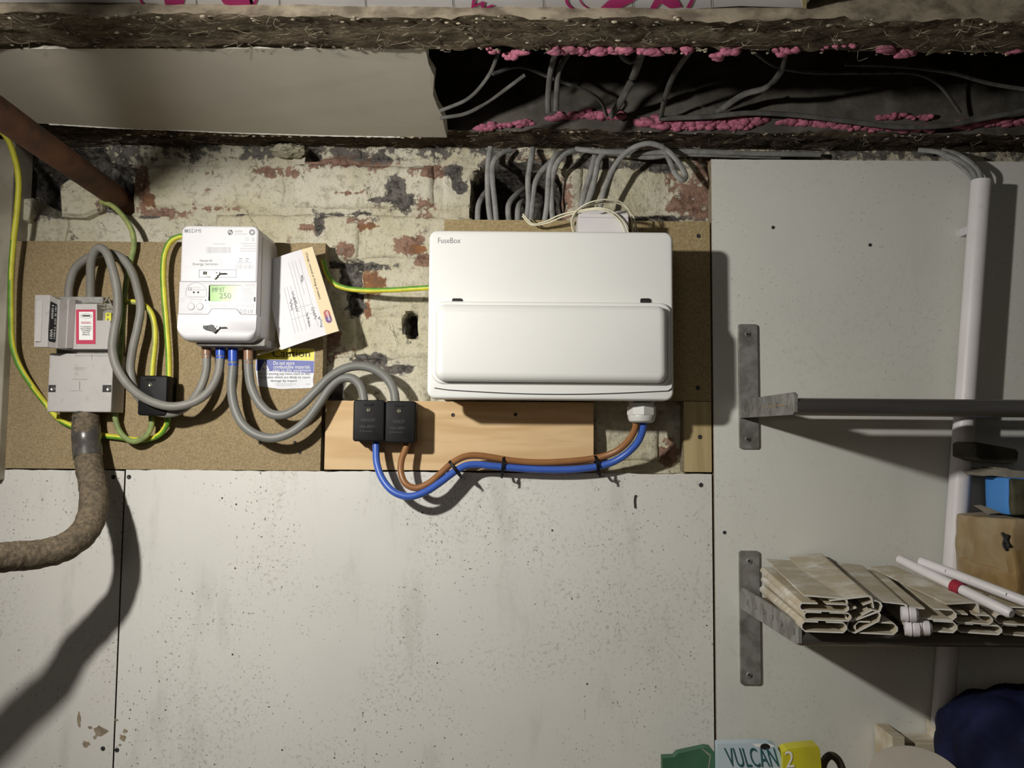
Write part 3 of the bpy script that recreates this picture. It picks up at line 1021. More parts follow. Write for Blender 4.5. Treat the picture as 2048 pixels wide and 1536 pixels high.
# pink foam
def foam(name, runs, label, seed):
    rnd = random.Random(seed)
    bm = bmesh.new()
    for pts_, size, dens in runs:
        path = spline([Vector(p) for p in pts_], 10)
        L = sum((a - b).length for a, b in zip(path, path[1:]))
        for i in range(max(3, int(L * dens))):
            p = path[rnd.randrange(len(path) - 1)].lerp(path[rnd.randrange(1, len(path))], 0) if False else None
            k = rnd.random() * (len(path) - 1)
            p = path[int(k)].lerp(path[int(k) + 1], k - int(k))
            s = size * rnd.uniform(0.5, 1.25)
            c = p + Vector((rnd.gauss(0, size * 0.5), rnd.gauss(0, size * 0.3), rnd.gauss(0, size * 0.35)))
            r = bmesh.ops.create_icosphere(bm, subdivisions=2, radius=s)
            sx = rnd.uniform(0.9, 2.0)
            for v in r['verts']:
                w = v.co.normalized()
                k2 = 1 + 0.35 * noise.noise(w * 2.2 + c * 40)
                v.co = Vector((v.co.x * sx, v.co.y, v.co.z * 0.75)) * k2 + c
    return tag(obj(name, bm, M['pinkfoam'], smooth=True, sharp=80), label, 'foam')


def fz(x, y): return PZ(x, y, ZJ - 0.001)


GF = 'pink foam along the near joist'
foam('expanding_foam', [([fz(978, 98), fz(992, 104), fz(1000, 98)], 0.0032, 300), ([fz(1016, 116), fz(1032, 110), fz(1056, 101)], 0.0038, 420)],
     'two small pink foam blobs under the near joist left of the long bead', 31)
foam('expanding_foam', [([fz(1112, 101), fz(1200, 103), fz(1300, 102), fz(1378, 102)], 0.0042, 430), ([fz(1120, 104), fz(1180, 106), fz(1240, 103)], 0.003, 350)],
     'long pink foam bead under the middle of the near joist', 32)
foam('expanding_foam', [([fz(1432, 118), fz(1442, 106), fz(1462, 101), fz(1484, 100)], 0.0040, 520)], 'drooping pink foam blob right of the long bead', 33)
foam('expanding_foam', [([fz(1535, 101), fz(1560, 104), fz(1595, 100)], 0.0036, 420)], 'short pink foam bead halfway to the right under the near joist', 34)
foam('expanding_foam', [([fz(1648, 97), fz(1680, 92), fz(1712, 91)], 0.0026, 380)], 'thin pink foam smear left of the last big lump', 41)
foam('expanding_foam', [([fz(1765, 98), fz(1800, 106), fz(1830, 102)], 0.0046, 420)],
     'pink foam lump under the near joist above the right board', 35)
foam('expanding_foam', [([fz(2014, 108), fz(2030, 103), fz(2036, 100)], 0.003, 500)], 'tiny pink foam drip under the near joist at far right', 36)


def f2(x, y, e=0.0): return P(x, y, -yj2n + 0.002 + e)


foam('expanding_foam', [([f2(950, 258), f2(1010, 251), f2(1080, 243)], 0.0050, 520), ([f2(1095, 236), f2(1150, 231), f2(1210, 231), f2(1236, 230)], 0.0058, 560)],
     'pink foam ridge on the wall joist beside the broken plasterboard', 37)
foam('expanding_foam', [([f2(1280, 245), f2(1340, 247), f2(1450, 243), f2(1530, 240)], 0.0062, 620), ([f2(1300, 252), f2(1400, 254), f2(1500, 252)], 0.0046, 500)],
     'wide pink foam strip on the wall joist below the crossing cables', 38)
foam('expanding_foam', [([f2(1560, 243), f2(1650, 248), f2(1760, 256), f2(1860, 258)], 0.0052, 600), ([f2(1760, 236), f2(1800, 233), f2(1860, 236)], 0.0042, 480)],
     'lumpy pink foam strip on the wall joist above the right board', 39)
foam('expanding_foam', [([f2(1910, 250), f2(1980, 246), f2(2080, 242)], 0.0064, 600)], 'pink foam strip on the wall joist at the right edge', 40)

# ------------------------------------------------------------------ cables in the ceiling void
VC = [
    ([(1000, 96, .27), (978, 150, .24), (938, 196, .22), (880, 222, .21)], 4, 'thin dusty cable curving behind the plasterboard edge, upper one'),
    ([(1050, 150, .22), (975, 204, .20), (932, 227, .20), (880, 236, .20)], 4, 'thin dusty cable curving behind the plasterboard edge, lower one'),
    ([(985, 148, .2), (1040, 133, .18), (1100, 155, .16), (1180, 186, .13), (1203, 205, .11), (1214, 232, .085)], 4, 'dusty cable arching across the void to the foam ridge'),
    ([(1285, 100, .26), (1268, 150, .18), (1240, 205, .12), (1222, 232, .09)], 8, 'thick grey flat cable slanting down to the foam ridge'),
    ([(1384, 96, .26), (1345, 155, .18), (1328, 205, .12), (1322, 234, .088)], 6, 'grey cable dropping to the left end of the long void cable'),
    ([(1574, 98, .26), (1560, 145, .2), (1530, 176, .15), (1485, 190, .12), (1440, 221, .088)], 7, 'grey cable curling down left across the void'),
    ([(1500, 98, .26), (1552, 132, .2), (1620, 144, .17), (1740, 145, .16), (1832, 147, .14), (1880, 172, .11), (1921, 226, .085)], 4.5, 'thin cable crossing the right void and dropping to the joist'),
    ([(1690, 128, .2), (1790, 131, .2), (1900, 145, .18), (1985, 168, .16), (2090, 184, .16)], 4.5, 'thin cable running off to the right edge through the void'),
    ([(1318, 237, .086), (1420, 233, .09), (1500, 226, .092), (1600, 231, .09), (1700, 243, .09), (1790, 253, .092), (1880, 252, .092), (1960, 238, .092), (2100, 212, .1)], 5.5, 'long grey cable lying on the foam of the wall joist'),
    ([(1522, 184, .115), (1480, 205, .1), (1430, 224, .088)], 5, 'short cable end below the curling void cable'),
    ([(1112, 100, .26), (1100, 150, .22), (1096, 200, .2), (1097, 225, .19)], 6, 'dark flat cable hanging in the void, left of a pair'),
    ([(1140, 100, .24), (1118, 140, .22), (1113, 190, .2), (1112, 222, .19)], 6, 'dark flat cable hanging in the void, right of a pair'),
    ([(1235, 98, .26), (1250, 118, .24), (1262, 122, .23), (1285, 108, .24)], 7, 'short grey cable loop under the near joist'),
]
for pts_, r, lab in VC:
    cable('void_cable', pts_, r, M['te_dusty_shade'], lab, group='cables in the ceiling void', flat=(r, r * 0.6))

# twin cables dropping behind the fuse board
TE = [
    ([(981, 294, .03), (977, 320, .032), (975, 360, .02), (977, 410, .012), (983, 455, .008)], 'flat grey cable farthest left but one above the fuse board'),
    ([(1022, 300, .02), (1002, 307, .03), (987, 325, .034), (985, 360, .02), (989, 400, .012), (994, 455, .008)], 'flat grey cable bending over left above the fuse board'),
    ([(985, 370, -.06), (966, 392, -.01), (957, 412, .004), (955, 455, .006)], 'leftmost grey cable looping out of the hole in the bricks'),
    ([(1062, 372, -.06), (1034, 388, -.015), (1017, 412, .006), (1019, 455, .006)], 'grey cable looping out of the middle of the brick hole'),
    ([(1060, 392, -.06), (1043, 402, -.02), (1036, 420, .002), (1035, 455, .004)], 'short grey cable low in the brick hole'),
    ([(1066, 296, .02), (1061, 325, .03), (1056, 360, .02), (1057, 405, .012), (1051, 455, .008)], 'straight grey cable down the middle of the brick hole'),
    ([(1118, 312, .0), (1090, 335, .012), (1072, 360, .014), (1065, 400, .012), (1061, 455, .008)], 'grey cable slanting right to left over the brick hole'),
    ([(1135, 305, .01), (1112, 310, .03), (1100, 335, .03), (1096, 375, .02), (1094, 410, .012), (1087, 455, .008)], 'grey cable on the right side of the brick hole, inner one'),
    ([(1170, 300, .02), (1135, 306, .036), (1115, 325, .036), (1104, 362, .022), (1103, 405, .012), (1107, 455, .008)], 'grey cable on the right side of the brick hole, outer one'),
    ([(1191, 306, .022), (1184, 335, .026), (1174, 370, .022), (1163, 410, .02), (1160, 452, .02)], 'grey cable slanting down behind the white trunking stub'),
    ([(1250, 302, .015), (1212, 306, .03), (1198, 318, .034), (1192, 345, .03), (1183, 385, .026), (1170, 418, .026), (1168, 452, .026)], 'bent grey cable beside the white trunking stub'),
    ([(1196, 452, .03), (1200, 415, .034), (1212, 370, .04), (1236, 322, .048), (1266, 296, .055), (1300, 287, .06), (1332, 299, .06), (1357, 325, .06), (1371, 352, .06), (1366, 360, .062), (1354, 352, .06), (1341, 325, .05), (1328, 298, .03), (1322, 288, .02)],
     'grey cable in a big loop right of the trunking stub'),
    ([(1150, 298, .03), (1200, 303, .034), (1290, 305, .034), (1380, 303, .034), (1500, 307, .03), (1640, 309, .02)], 'grey cable running level under the wall joist, upper one'),
    ([(1180, 302, .03), (1240, 308, .03), (1300, 314, .03), (1350, 308, .03), (1420, 309, .03), (1560, 313, .02)], 'grey cable running level under the wall joist, lower one'),
]
for pts_, lab in TE:
    cable('twin_cable', pts_, 6, M['te_pvc'], lab, group='grey twin cables above the fuse board', flat=(5.8, 3.6))
for pts_, lab in (
        ([(1836, 300, .03), (1875, 304, .04), (1905, 314, .05), (1938, 333, .056), (1962, 372, .05)], 'grey cable entering the conduit top, left of three'),
        ([(1885, 300, .03), (1915, 308, .05), (1942, 325, .06), (1958, 342, .062), (1966, 372, .055)], 'grey cable entering the conduit top, middle of three'),
        ([(1870, 303, .02), (1900, 318, .03), (1932, 340, .04), (1962, 374, .046)], 'grey cable entering the conduit top, lowest of three')):
    cable('conduit_cable', pts_, 5.5, M['te_pvc'], lab, group='grey cables into the white conduit', flat=(5.5, 3.4))

# old iron pipe from the upper left into the wall
bm = bmesh.new()
pp = [P(262, 415, -0.06), P(236, 396, 0.0), P(0, 228, 0.33)]
dirv = (pp[2] - pp[1]).normalized()
pp.append(pp[2] + dirv * 0.25)
pp.append(pp[2] + dirv * 0.5)
tube(bm, spline(pp, 10), 0.0165, 20)
pipe = tag(obj('iron_pipe', bm, M['rust'], smooth=True, sharp=60), 'rusty brown iron pipe slanting into the wall at upper left', 'pipe')
# loose rubble beside the pipe
for pts_, df, lab in (([(120, 372), (140, 358), (176, 361), (210, 386), (203, 422), (170, 436), (124, 434)], 0.016, 'broken grey brick end sticking out below the iron pipe'),
                      ([(42, 398), (66, 396), (70, 430), (60, 446), (42, 442)], 0.012, 'small stone lump beside the yellow earth cable')):
    bm = bmesh.new()
    a = [P(x, y, df) for x, y in pts_]
    cen = sum(a, Vector()) / len(a)
    loop_skin(bm, [[Vector((v.x, 0.06, v.z)) for v in a], a, [cen + (v - cen) * 0.86 + Vector((0, -0.006, 0)) for v in a]])
    lay = bm.loops.layers.float_color.new('wear_shade')
    for f in bm.faces:
        for l in f.loops:
            l[lay] = (0.30, 0.18, 0, 1)
    tag(obj('rubble_stone', bm, M['brick']), lab, 'stone')
# crumpled rag on the wall top
bm = bmesh.new()
r = bmesh.ops.create_icosphere(bm, subdivisions=4, radius=1.0)
c = P(578, 300, 0.012)
for v in r['verts']:
    w = v.co.normalized()
    k = 1 + 0.45 * noise.noise(w * 2.1 + Vector((3, 1, 2))) + 0.2 * noise.noise(w * 6)
    v.co = Vector((w.x * 0.023 * k, w.y * 0.014 * k, w.z * 0.011 * k)) + c
tag(obj('crumpled_wrapper', bm, M['crumple'], smooth=True, sharp=25), 'crumpled pale wrapper wedged under the wall joist', 'wrapper')

# ------------------------------------------------------------------ fuse board
DF = DB + 0.098
cu = thing('fuse_board', P(1100, 800, DB + 0.04), 'white fuse board with a hinged flap in the middle of the wall', 'fuse box')
bm = bmesh.new(); prplate(bm, 872, 478, 1334, 790, DF - 0.022, DB, 0.008, 0.003)
obj('back_box', bm, M['cu'], cu, smooth=True)
bm = bmesh.new(); prplate(bm, 856, 462, 1347, 799, DF, DF - 0.028, 0.011, 0.004, 8)
obj('front_cover', bm, M['cu'], cu, smooth=True)
bm = bmesh.new(); prplate(bm, 863, 603, 1345, 770, DF + 0.006, DF - 0.004, 0.016, 0.004, 8)
obj('flap_surround', bm, M['cu'], cu, smooth=True)
bm = bmesh.new(); prplate(bm, 869, 608, 1337, 763, DF + 0.022, DF, 0.013, 0.011, 8)
flap = obj('flap', bm, M['cu'], cu, smooth=True)
# finger lip with a curved lower edge
lip = [(868, 766), (1344, 766), (1343, 776), (1336, 781)]
lip += [(1336 - (1336 - 872) * i / 20, 781 + 8.5 * math.sin(math.pi * (i / 20)) - 3.5 * i / 20) for i in range(1, 20)] + [(869, 775)]
bm = bmesh.new(); pprism(bm, lip, DF + 0.0028, DF - 0.004)
obj('finger_lip', bm, M['cu'], cu)
bm = bmesh.new(); pprism(bm, [(x, y + 1.6 if y > 770 else y) for x, y in lip], DF + 0.0009, DF - 0.004)
obj('lip_gap_shade', bm, M['slot'], cu)  # black strip drawn as the shadow line under the lip
for x in (904, 1281):
    bm = bmesh.new(); prplate(bm, x, 596.5, x + 20, 606.5, DF + 0.0026, DF - 0.001, 0.002, 0.0006)
    la = obj('latch', bm, M['slot'], cu)
    bm = bmesh.new(); prplate(bm, x + 4, 601, x + 18, 604, DF + 0.0036, DF, 0.001, 0.0004)
    obj('latch_slider', bm, M['fitting'], la)
ptext('lettering', 'FuseBox', 876, 475.5, 921, 486.5, DF, M['grey_print'], cu)
# gland
bm = bmesh.new()
g0 = P(1283, 806, 0.085)
s = m_per_px(0.085)
bm = bmesh.new(); lathe(bm, g0 + Vector((0, 0, 0.012)), (0, 0, -1), [(0, 27 * s), (0.011, 27 * s)], 8)
gl = obj('gland_locknut', bm, M['gland'], cu)
bm = bmesh.new(); lathe(bm, g0, (0, 0, -1), [(0, 25 * s), (0.005, 25 * s), (0.005, 29 * s), (0.016, 29 * s), (0.018, 27 * s)], 8)
obj('gland_body', bm, M['gland'], cu)
bm = bmesh.new(); lathe(bm, g0 + Vector((0, 0, -0.017)), (0, 0, -1), [(0, 27 * s), (0.003, 27.5 * s), (0.008, 25 * s), (0.010, 20 * s), (0.0102, 14 * s)], 24)
obj('gland_cap', bm, M['gland'], cu, smooth=True)

# white trunking stub and bell wire above the fuse board
st = thing('trunking_stub', P(1207, 462, DB + 0.02), 'short white trunking stub standing on top of the fuse board', 'trunking')
bm = bmesh.new(); pbox(bm, 1157, 428, 1257, 470, DB + 0.072, DB + 0.07, 0.0005)
obj('front_lid', bm, M['white_pvc'], st)
bm = bmesh.new()
pbox(bm, 1157, 431, 1160, 470, DB + 0.070, DB + 0.012)
obj('side_wall', bm, M['white_pvc'], st)
bm = bmesh.new(); pbox(bm, 1254, 431, 1257, 470, DB + 0.070, DB + 0.012)
obj('side_wall', bm, M['white_pvc'], st)
bm = bmesh.new(); pbox(bm, 1163, 421, 1254, 470, DB + 0.012, DB + 0.004)
obj('back_plate', bm, M['white_pvc'], st)
bm = bmesh.new(); pbox(bm, 1158, 433.5, 1256, 436, DB + 0.0728, DB + 0.071)
obj('lid_groove', bm, M['pale_print'], st)
for i, (pts_, lab) in enumerate((
        ([(1046, 428, .045), (1056, 440, .05), (1067, 448, .052), (1088, 444, .055), (1120, 430, .07), (1160, 421, .09), (1200, 416, .108), (1226, 424, .11), (1246, 442, .108), (1257, 466, .108)], 'cream bell wire with a kinked free end, upper strand'),
        ([(1045, 432, .042), (1055, 444, .046), (1064, 450, .05), (1092, 447, .054), (1124, 434, .068), (1160, 424, .088), (1198, 419, .108), (1222, 427, .11), (1240, 443, .108), (1250, 466, .108)], 'cream bell wire with a kinked free end, lower strand'),
        ([(1146, 466, .06), (1143, 440, .075), (1155, 420, .09), (1180, 405, .1), (1215, 399, .1), (1243, 405, .095), (1260, 425, .09), (1266, 466, .085)], 'cream bell wire coil over the trunking stub, outer turn'),
        ([(1150, 466, .055), (1146, 441, .07), (1160, 421, .085), (1185, 409, .09), (1215, 404, .09), (1246, 411, .085), (1268, 436, .08), (1270, 466, .075)], 'cream bell wire coil over the trunking stub, middle turn'),
        ([(1147, 466, .05), (1150, 436, .065), (1170, 416, .075), (1200, 407, .08), (1236, 407, .075), (1262, 424, .07), (1276, 466, .06)], 'cream bell wire coil over the trunking stub, inner turn'))):
    cable('bell_wire', pts_, 1.7, M['cream_wire'], lab, cat='wire', group='cream bell wires', n=8)

# ------------------------------------------------------------------ service fuse (cut-out)
DC = DB + 0.040
so = thing('service_fuse', P(165, 825, DB + 0.02), 'grey service fuse unit with a red warning label on the left chipboard', 'fuse unit')
bm = bmesh.new(); pbox(bm, 112, 606, 226, 818, DB + 0.026, DB, 0.002)
obj('base_block', bm, M['cutout_dark'], so)
bm = bmesh.new(); pbox(bm, 96, 707, 224, 824, DC, DB + 0.004, 0.0015)
lc = obj('lower_cover', bm, M['cutout'], so)
bm = bmesh.new()
pprism(bm, [(119, 608), (194, 608), (194, 641), (221, 641), (221, 698), (119, 698)], DC + 0.002, DB + 0.006)
uc = obj('upper_cover', bm, M['cutout'], so)
bm = bmesh.new(); pbox(bm, 118, 593, 206, 606, DB + 0.028, DB, 0.0015)
obj('top_ledge', bm, M['cutout_dark'], so)
bm = bmesh.new(); pbox(bm, 194, 606, 222, 645, DB + 0.018, DB + 0.002)
obj('terminal_recess', bm, M['fitting'], so)
bm = bmesh.new(); pbox(bm, 210, 625, 222, 644, DB + 0.034, DB + 0.012, 0.0008)
tb = obj('terminal_block', bm, M['earth_y'], so)
for y in (630, 639):
    screw(216, y, DB + 0.0335, tb, 2.6, 'brass')
# fuse carrier: plan profile drawn downwards, ridge at the left
prof = [(70, DC + 0.030), (98, DC + 0.036), (99, DC + 0.036), (115, DC + 0.026), (119, DC + 0.024), (135, DC + 0.012), (137, DC + 0.013), (150, DC + 0.003)]
loops = []
for y0_, y1_ in ((590, 594), (694, 690)):
    pass
top, bot = [], []
for i, (x, d) in enumerate(prof):
    top.append(P(x + (0 if i < 2 else 1), 590 if i < 3 else 601 - 2, d))
    bot.append(P(x - (2 if i < 2 else 4), 694 if i < 3 else 696, d))
tb0 = [Vector((v.x, -(DC + 0.024 if i < 3 else DB + 0.012), v.z)) for i, v in enumerate(top)]
bb0 = [Vector((v.x, -(DC + 0.024 if i < 3 else DB + 0.012), v.z)) for i, v in enumerate(bot)]
bm = bmesh.new()
n = len(prof)
T = [bm.verts.new(v) for v in top]; Bo = [bm.verts.new(v) for v in bot]
T2 = [bm.verts.new(v) for v in tb0]; B2 = [bm.verts.new(v) for v in bb0]
for i in range(n - 1):
    bm.faces.new((T[i], T[i + 1], Bo[i + 1], Bo[i]))
    bm.faces.new((T2[i], B2[i], B2[i + 1], T2[i + 1]))
    bm.faces.new((T[i], T2[i], T2[i + 1], T[i + 1]))
    bm.faces.new((Bo[i], Bo[i + 1], B2[i + 1], B2[i]))
bm.faces.new((T[0], Bo[0], B2[0], T2[0])); bm.faces.new((T[-1], T2[-1], B2[-1], Bo[-1]))
carrier = obj('fuse_carrier', bm, M['cutout'], so)
# raised panel on the flange
bm = bmesh.new(); pbox(bm, 71, 602, 83, 683, DC + 0.0345, DC + 0.028, 0.0004)
obj('flange_panel', bm, M['cutout'], carrier)


def carrier_pt(u, v):                   # u 0..1 across the label face, v 0..1 downwards
    a = top[2].lerp(top[3], u)
    b = bot[2].lerp(bot[3], u)
    return a.lerp(b, v)


nl = (carrier_pt(1, 0) - carrier_pt(0, 0)).cross(carrier_pt(0, 1) - carrier_pt(0, 0)).normalized()
if nl.y > 0: nl = -nl
bm = bmesh.new()
q = [carrier_pt(u, v) + nl * 0.0004 for u, v in ((0.06, 0.14), (0.14, 0.11), (0.86, 0.11), (0.94, 0.14), (0.94, 0.86), (0.86, 0.89), (0.14, 0.89), (0.06, 0.86))]
bm.faces.new([bm.verts.new(v) for v in q])
obj('rating_label', bm, M['label_black'], carrier)


def ctext(body, u0, u1, v0, v1):        # reads upwards
    o_ = carrier_pt(u1, v1) + nl * 0.0007
    text_on('lettering', body, o_, carrier_pt(u1, v0) + nl * 0.0007 - o_, carrier_pt(u0, v1) + nl * 0.0007 - o_, M['white_print'], carrier, lift=0.0002)


ctext('100A', 0.16, 0.50, 0.64, 0.83)
ctext('SERIES 6', 0.24, 0.48, 0.16, 0.44)
ctext('TYPE II A  415V  BS 1361', 0.64, 0.84, 0.16, 0.83)
# red warning label
decal('warning_label', [(152, 619, 191, 688)], DC + 0.002, M['label_red'], so, 0.0004)
decal('label_paper', [(158, 623.5, 186, 680)], DC + 0.002, M['white_print'], so, 0.0007)
decal('label_border', ring_rects(172.5, 632, 10.5, 11.2, 24, sy=0.42), DC + 0.0028, M['dark_print'], so)
decal('label_logo', [(165, 630, 180, 633)], DC + 0.0028, M['dark_print'], so)
ptext('lettering', 'WARNING', 162, 643, 182, 648, DC + 0.0028, M['print_red'], so)
for i, l in enumerate(('IT IS DANGEROUS', 'AND AN OFFENCE', 'TO INTERFERE', 'WITH THIS', 'APPARATUS')):
    wd = (22, 22, 18, 14, 15)[i]
    ptext('lettering', l, 172 - wd / 2, 652 + 4 * i, 172 + wd / 2, 654.8 + 4 * i, DC + 0.0028, M['dark_print'], so)
for x0, x1 in ((97, 111), (205, 222)):
    bm = bmesh.new(); pbox(bm, x0, 770, x1, 784, DC + 0.0006, DC - 0.006)
    sr = obj('screw_recess', bm, M['fitting'], lc)
    screw((x0 + x1) / 2 + (2 if x0 < 150 else 4), 778, DC + 0.001, sr, 4.6, 'chrome')
decal('moulded_mark', [(148, 735, 172, 736.2), (150, 738.5, 168, 739.4), (145, 758, 176, 759.2), (158, 763, 160, 780), (140, 781, 165, 782)], DC, M['cutout_dark'], lc)
decal('moulded_line', [(150, 711, 224, 712.2), (183, 707, 184, 720)], DC, M['cutout_dark'], lc)
# dust webs over the top terminals
rnd = random.Random(5)
bm = bmesh.new()
for i in range(36):
    p = P(rnd.uniform(190, 222), rnd.uniform(592, 612), DB + rnd.uniform(0.012, 0.034))
    e = P(rnd.uniform(196, 230), rnd.uniform(598, 628), DB + rnd.uniform(0.01, 0.034))
    tube(bm, spline([p, (p + e) / 2 + Vector((rnd.gauss(0, .002), rnd.gauss(0, .002), -0.002)), e], 4), rnd.uniform(0.0003, 0.0011), 5)
tag(obj('dust_web', bm, M['scrap'], so), kind='stuff')

# thick incoming cable
bm = bmesh.new()
sp_pts = [(172, 832, .055), (172, 860, .060), (174, 900, .066), (180, 940, .078), (187, 980, .095), (186, 1020, .118), (170, 1062, .145), (130, 1094, .175), (80, 1108, .2), (30, 1113, .225), (-20, 1117, .25), (-90, 1124, .29), (-200, 1135, .33), (-420, 1170, .4)]
path = ppath(sp_pts, k=10)
rs = 25 * m_per_px(0.06)
tube(bm, path, rs, 24, rfun=lambda t: 0.99 + 0.04 * noise.noise(Vector((t * 60, 0, 0))))
for v in bm.verts:
    v.co += Vector((noise.noise(v.co * 120), noise.noise(v.co * 120 + Vector((5, 5, 5))), noise.noise(v.co * 90 + Vector((9, 2, 5))))) * 0.0011
thick = obj('supply_cable', bm, M['armour'], smooth=True, sharp=80)
tag(thick, 'thick brown armoured supply cable curving away below the service fuse', 'cable')
bm = bmesh.new()
path = ppath([(172, 824, .053), (172, 850, .057), (173, 880, .062), (176, 916, .070)], k=12)
tube(bm, path, rs, 24, rfun=lambda t: (0.95 + 0.24 * t if t < .45 else 1.06 + 0.03 * math.sin(t * 24) * (1.2 - t)) * (1 if t > 0.02 else 0.9))
obj('boot_sleeve', bm, M['boot'], thick, smooth=True, sharp=80)

# ------------------------------------------------------------------ smart meter
DM = DB + 0.082
me_ = thing('smart_meter', P(440, 690, DB + 0.03), 'white smart electricity meter with a green display', 'meter')
x0, x1, z0, z1 = rect(359, 451, 514, 682, DM)
xr = P(548, 560, DB + 0.02).x
bm = bmesh.new()
rplate(bm, x0 + 0.001, x1 + 0.001, z0 + 0.002, z1 - 0.004, -(DM - 0.014), -DB, 0.010, 0.004, 8)
obj('rear_case', bm, M['meter_side'], me_, smooth=True)
mx = {'u': rect(360, 451, 512, 563, DM), 'm': rect(357, 564.5, 512, 636, DM), 'l': rect(355, 628, 512, 683, DM)}
zu0 = P(430, 563, DM).z
zm0 = P(430, 630, DM).z
bm = bmesh.new()
rplate(bm, x0, x1, zm0 - 0.016, z1, -DM, -(DB + 0.008), 0.009, 0.0035, 8)
obj('upper_cover', bm, M['meter'], me_, smooth=True)
bm = bmesh.new()
box(bm, x0 + 0.0002, x1 - 0.0002, -(DM + 0.0002), -(DM - 0.006), zm0 - 0.012, zu0 - 0.0002, 0.0001)
obj('display_panel', bm, M['meter'], me_, smooth=True)
# terminal cover with a raised tongue
tc = [(356, 628.5), (416, 629), (424, 618), (473, 618.5), (481, 629.5), (513, 630)]
bm = bmesh.new()
yf = -(DM + 0.0012)
topl = [P(x, y, DM + 0.0012) for x, y in tc]
zb, R = z0, 0.014
low_pts = []
for i in range(7):
    a = math.radians(90 * i / 6)
    low_pts.append((x1 + 0.0005 - R + R * math.cos(a), zb + R - R * math.sin(a)))
for i in range(7):
    a = math.radians(90 * i / 6)
    low_pts.append((x0 - 0.0005 + R - R * math.sin(a), zb + R - R * math.cos(a)))
out = [(v.x, v.z) for v in topl] + low_pts
cenz = zb + 0.02
loops = []
for yy, ins in ((-(DB + 0.006), 0.0), (yf + 0.014, 0.0), (yf + 0.009, 0.0006), (yf + 0.005, 0.002), (yf + 0.002, 0.0042), (yf + 0.0006, 0.006), (yf, 0.0085)):
    l = []
    for k, (x, z) in enumerate(out):
        if z < cenz:
            z = z + ins * min(1, (cenz - z) / 0.015)
        l.append(Vector((x, yy, z)))
    loops.append(l)
loop_skin(bm, loops)
tcov = obj('terminal_cover', bm, M['meter'], me_, smooth=True, sharp=40)
decal('cover_joint', [[(356, 628.6), (416, 629.1), (424, 618.1), (473, 618.6), (481, 629.6), (513, 630.1), (513, 628.6), (481.6, 628.2), (473.6, 617.2), (423.4, 616.8), (415.4, 627.8), (356, 627.4)]], DM, M['grey_print'], me_, 0.0014)
decal('cover_joint', [(359, 562.4, 513, 563.6)], DM, M['grey_print'], me_, 0.0005)
# display
bm = bmesh.new(); prplate(bm, 416.5, 569.5, 484, 603, DM + 0.0002, DM - 0.004, 0.002, 0.0005)
disp = obj('display_frame', bm, M['fitting'], me_)
decal('display', [(420, 571, 484, 602.5)], DM + 0.0003, M['lcd'], me_, 0.0003)
ptext('display_text', 'IMP RT', 424, 575, 449, 584, DM + 0.0007, M['lcd_dark'], me_)
ptext('display_text', '250', 439, 586, 462, 597, DM + 0.0007, M['lcd_dark'], me_)
for x in (383, 400.5):
    bm = bmesh.new(); lathe(bm, P(x, 613.5, DM - 0.001), (0, -1, 0), [(0, 0.0049), (0.0014, 0.0049), (0.0014, 0.0044)], 20)
    bu = obj('button_ring', bm, M['grey_print'], me_)
    bm = bmesh.new(); lathe(bm, P(x, 613.5, DM - 0.001), (0, -1, 0), [(0, 0.0044), (0.0020, 0.0044), (0.0024, 0.0036)], 20)
    obj('button', bm, M['meter'], bu, smooth=True)
decal('optical_port', ring_rects(392.5, 586, 20.6, 21.4, 28, 20, -200), DM, M['grey_print'], me_, 0.0003)
for x in (388.5, 397):
    bm = bmesh.new(); lathe(bm, P(x, 585, DM - 0.001), (0, -1, 0), [(0, 0.0014), (0.0014, 0.0014)], 10)
    obj('port_led', bm, M['slot'], me_)
bm = bmesh.new(); lathe(bm, P(412, 601, DM - 0.001), (0, -1, 0), [(0, 0.0009), (0.0014, 0.0009)], 10)
obj('pulse_led', bm, M['slot'], me_)
decal('logo_square', [(369, 458.5, 376, 465)], DM, M['grey_print'], me_)
ptext('lettering', 'EDMI', 378, 458, 402, 465.5, DM, M['grey_print'], me_)
ptext('lettering', 'CE', 490, 475.5, 498, 482, DM, M['pale_print'], me_)
decal('logo_disc', ring_rects(460.5, 464.5, 3.2, 5.4, 18) + [[(457, 469), (459, 470), (464, 461), (462, 460)]], DM, M['grey_print'], me_)
decal('logo_disc', ring_rects(504, 464.5, 2.6, 6, 20), DM, M['grey_print'], me_)
decal('small_print', [(469, 460.5, 484, 464.5), (469, 467, 494, 469), (482, 486, 511, 488), (487, 491, 511, 493), (479, 496, 511, 498), (481, 501, 511, 503), (426, 487, 450, 488.5),
                      (504, 475, 508, 482)], DM, M['pale_print'], me_)
rnd = random.Random(8)


def barcode(px0, py0, px1, py1, mat, step=1.9):
    rs_ = []
    x = px0
    while x < px1:
        w = rnd.uniform(0.5, 1.5)
        rs_.append((x, py0, min(x + w, px1), py1))
        x += w + rnd.uniform(0.5, step)
    decal('barcode', rs_, DM, M[mat], me_)


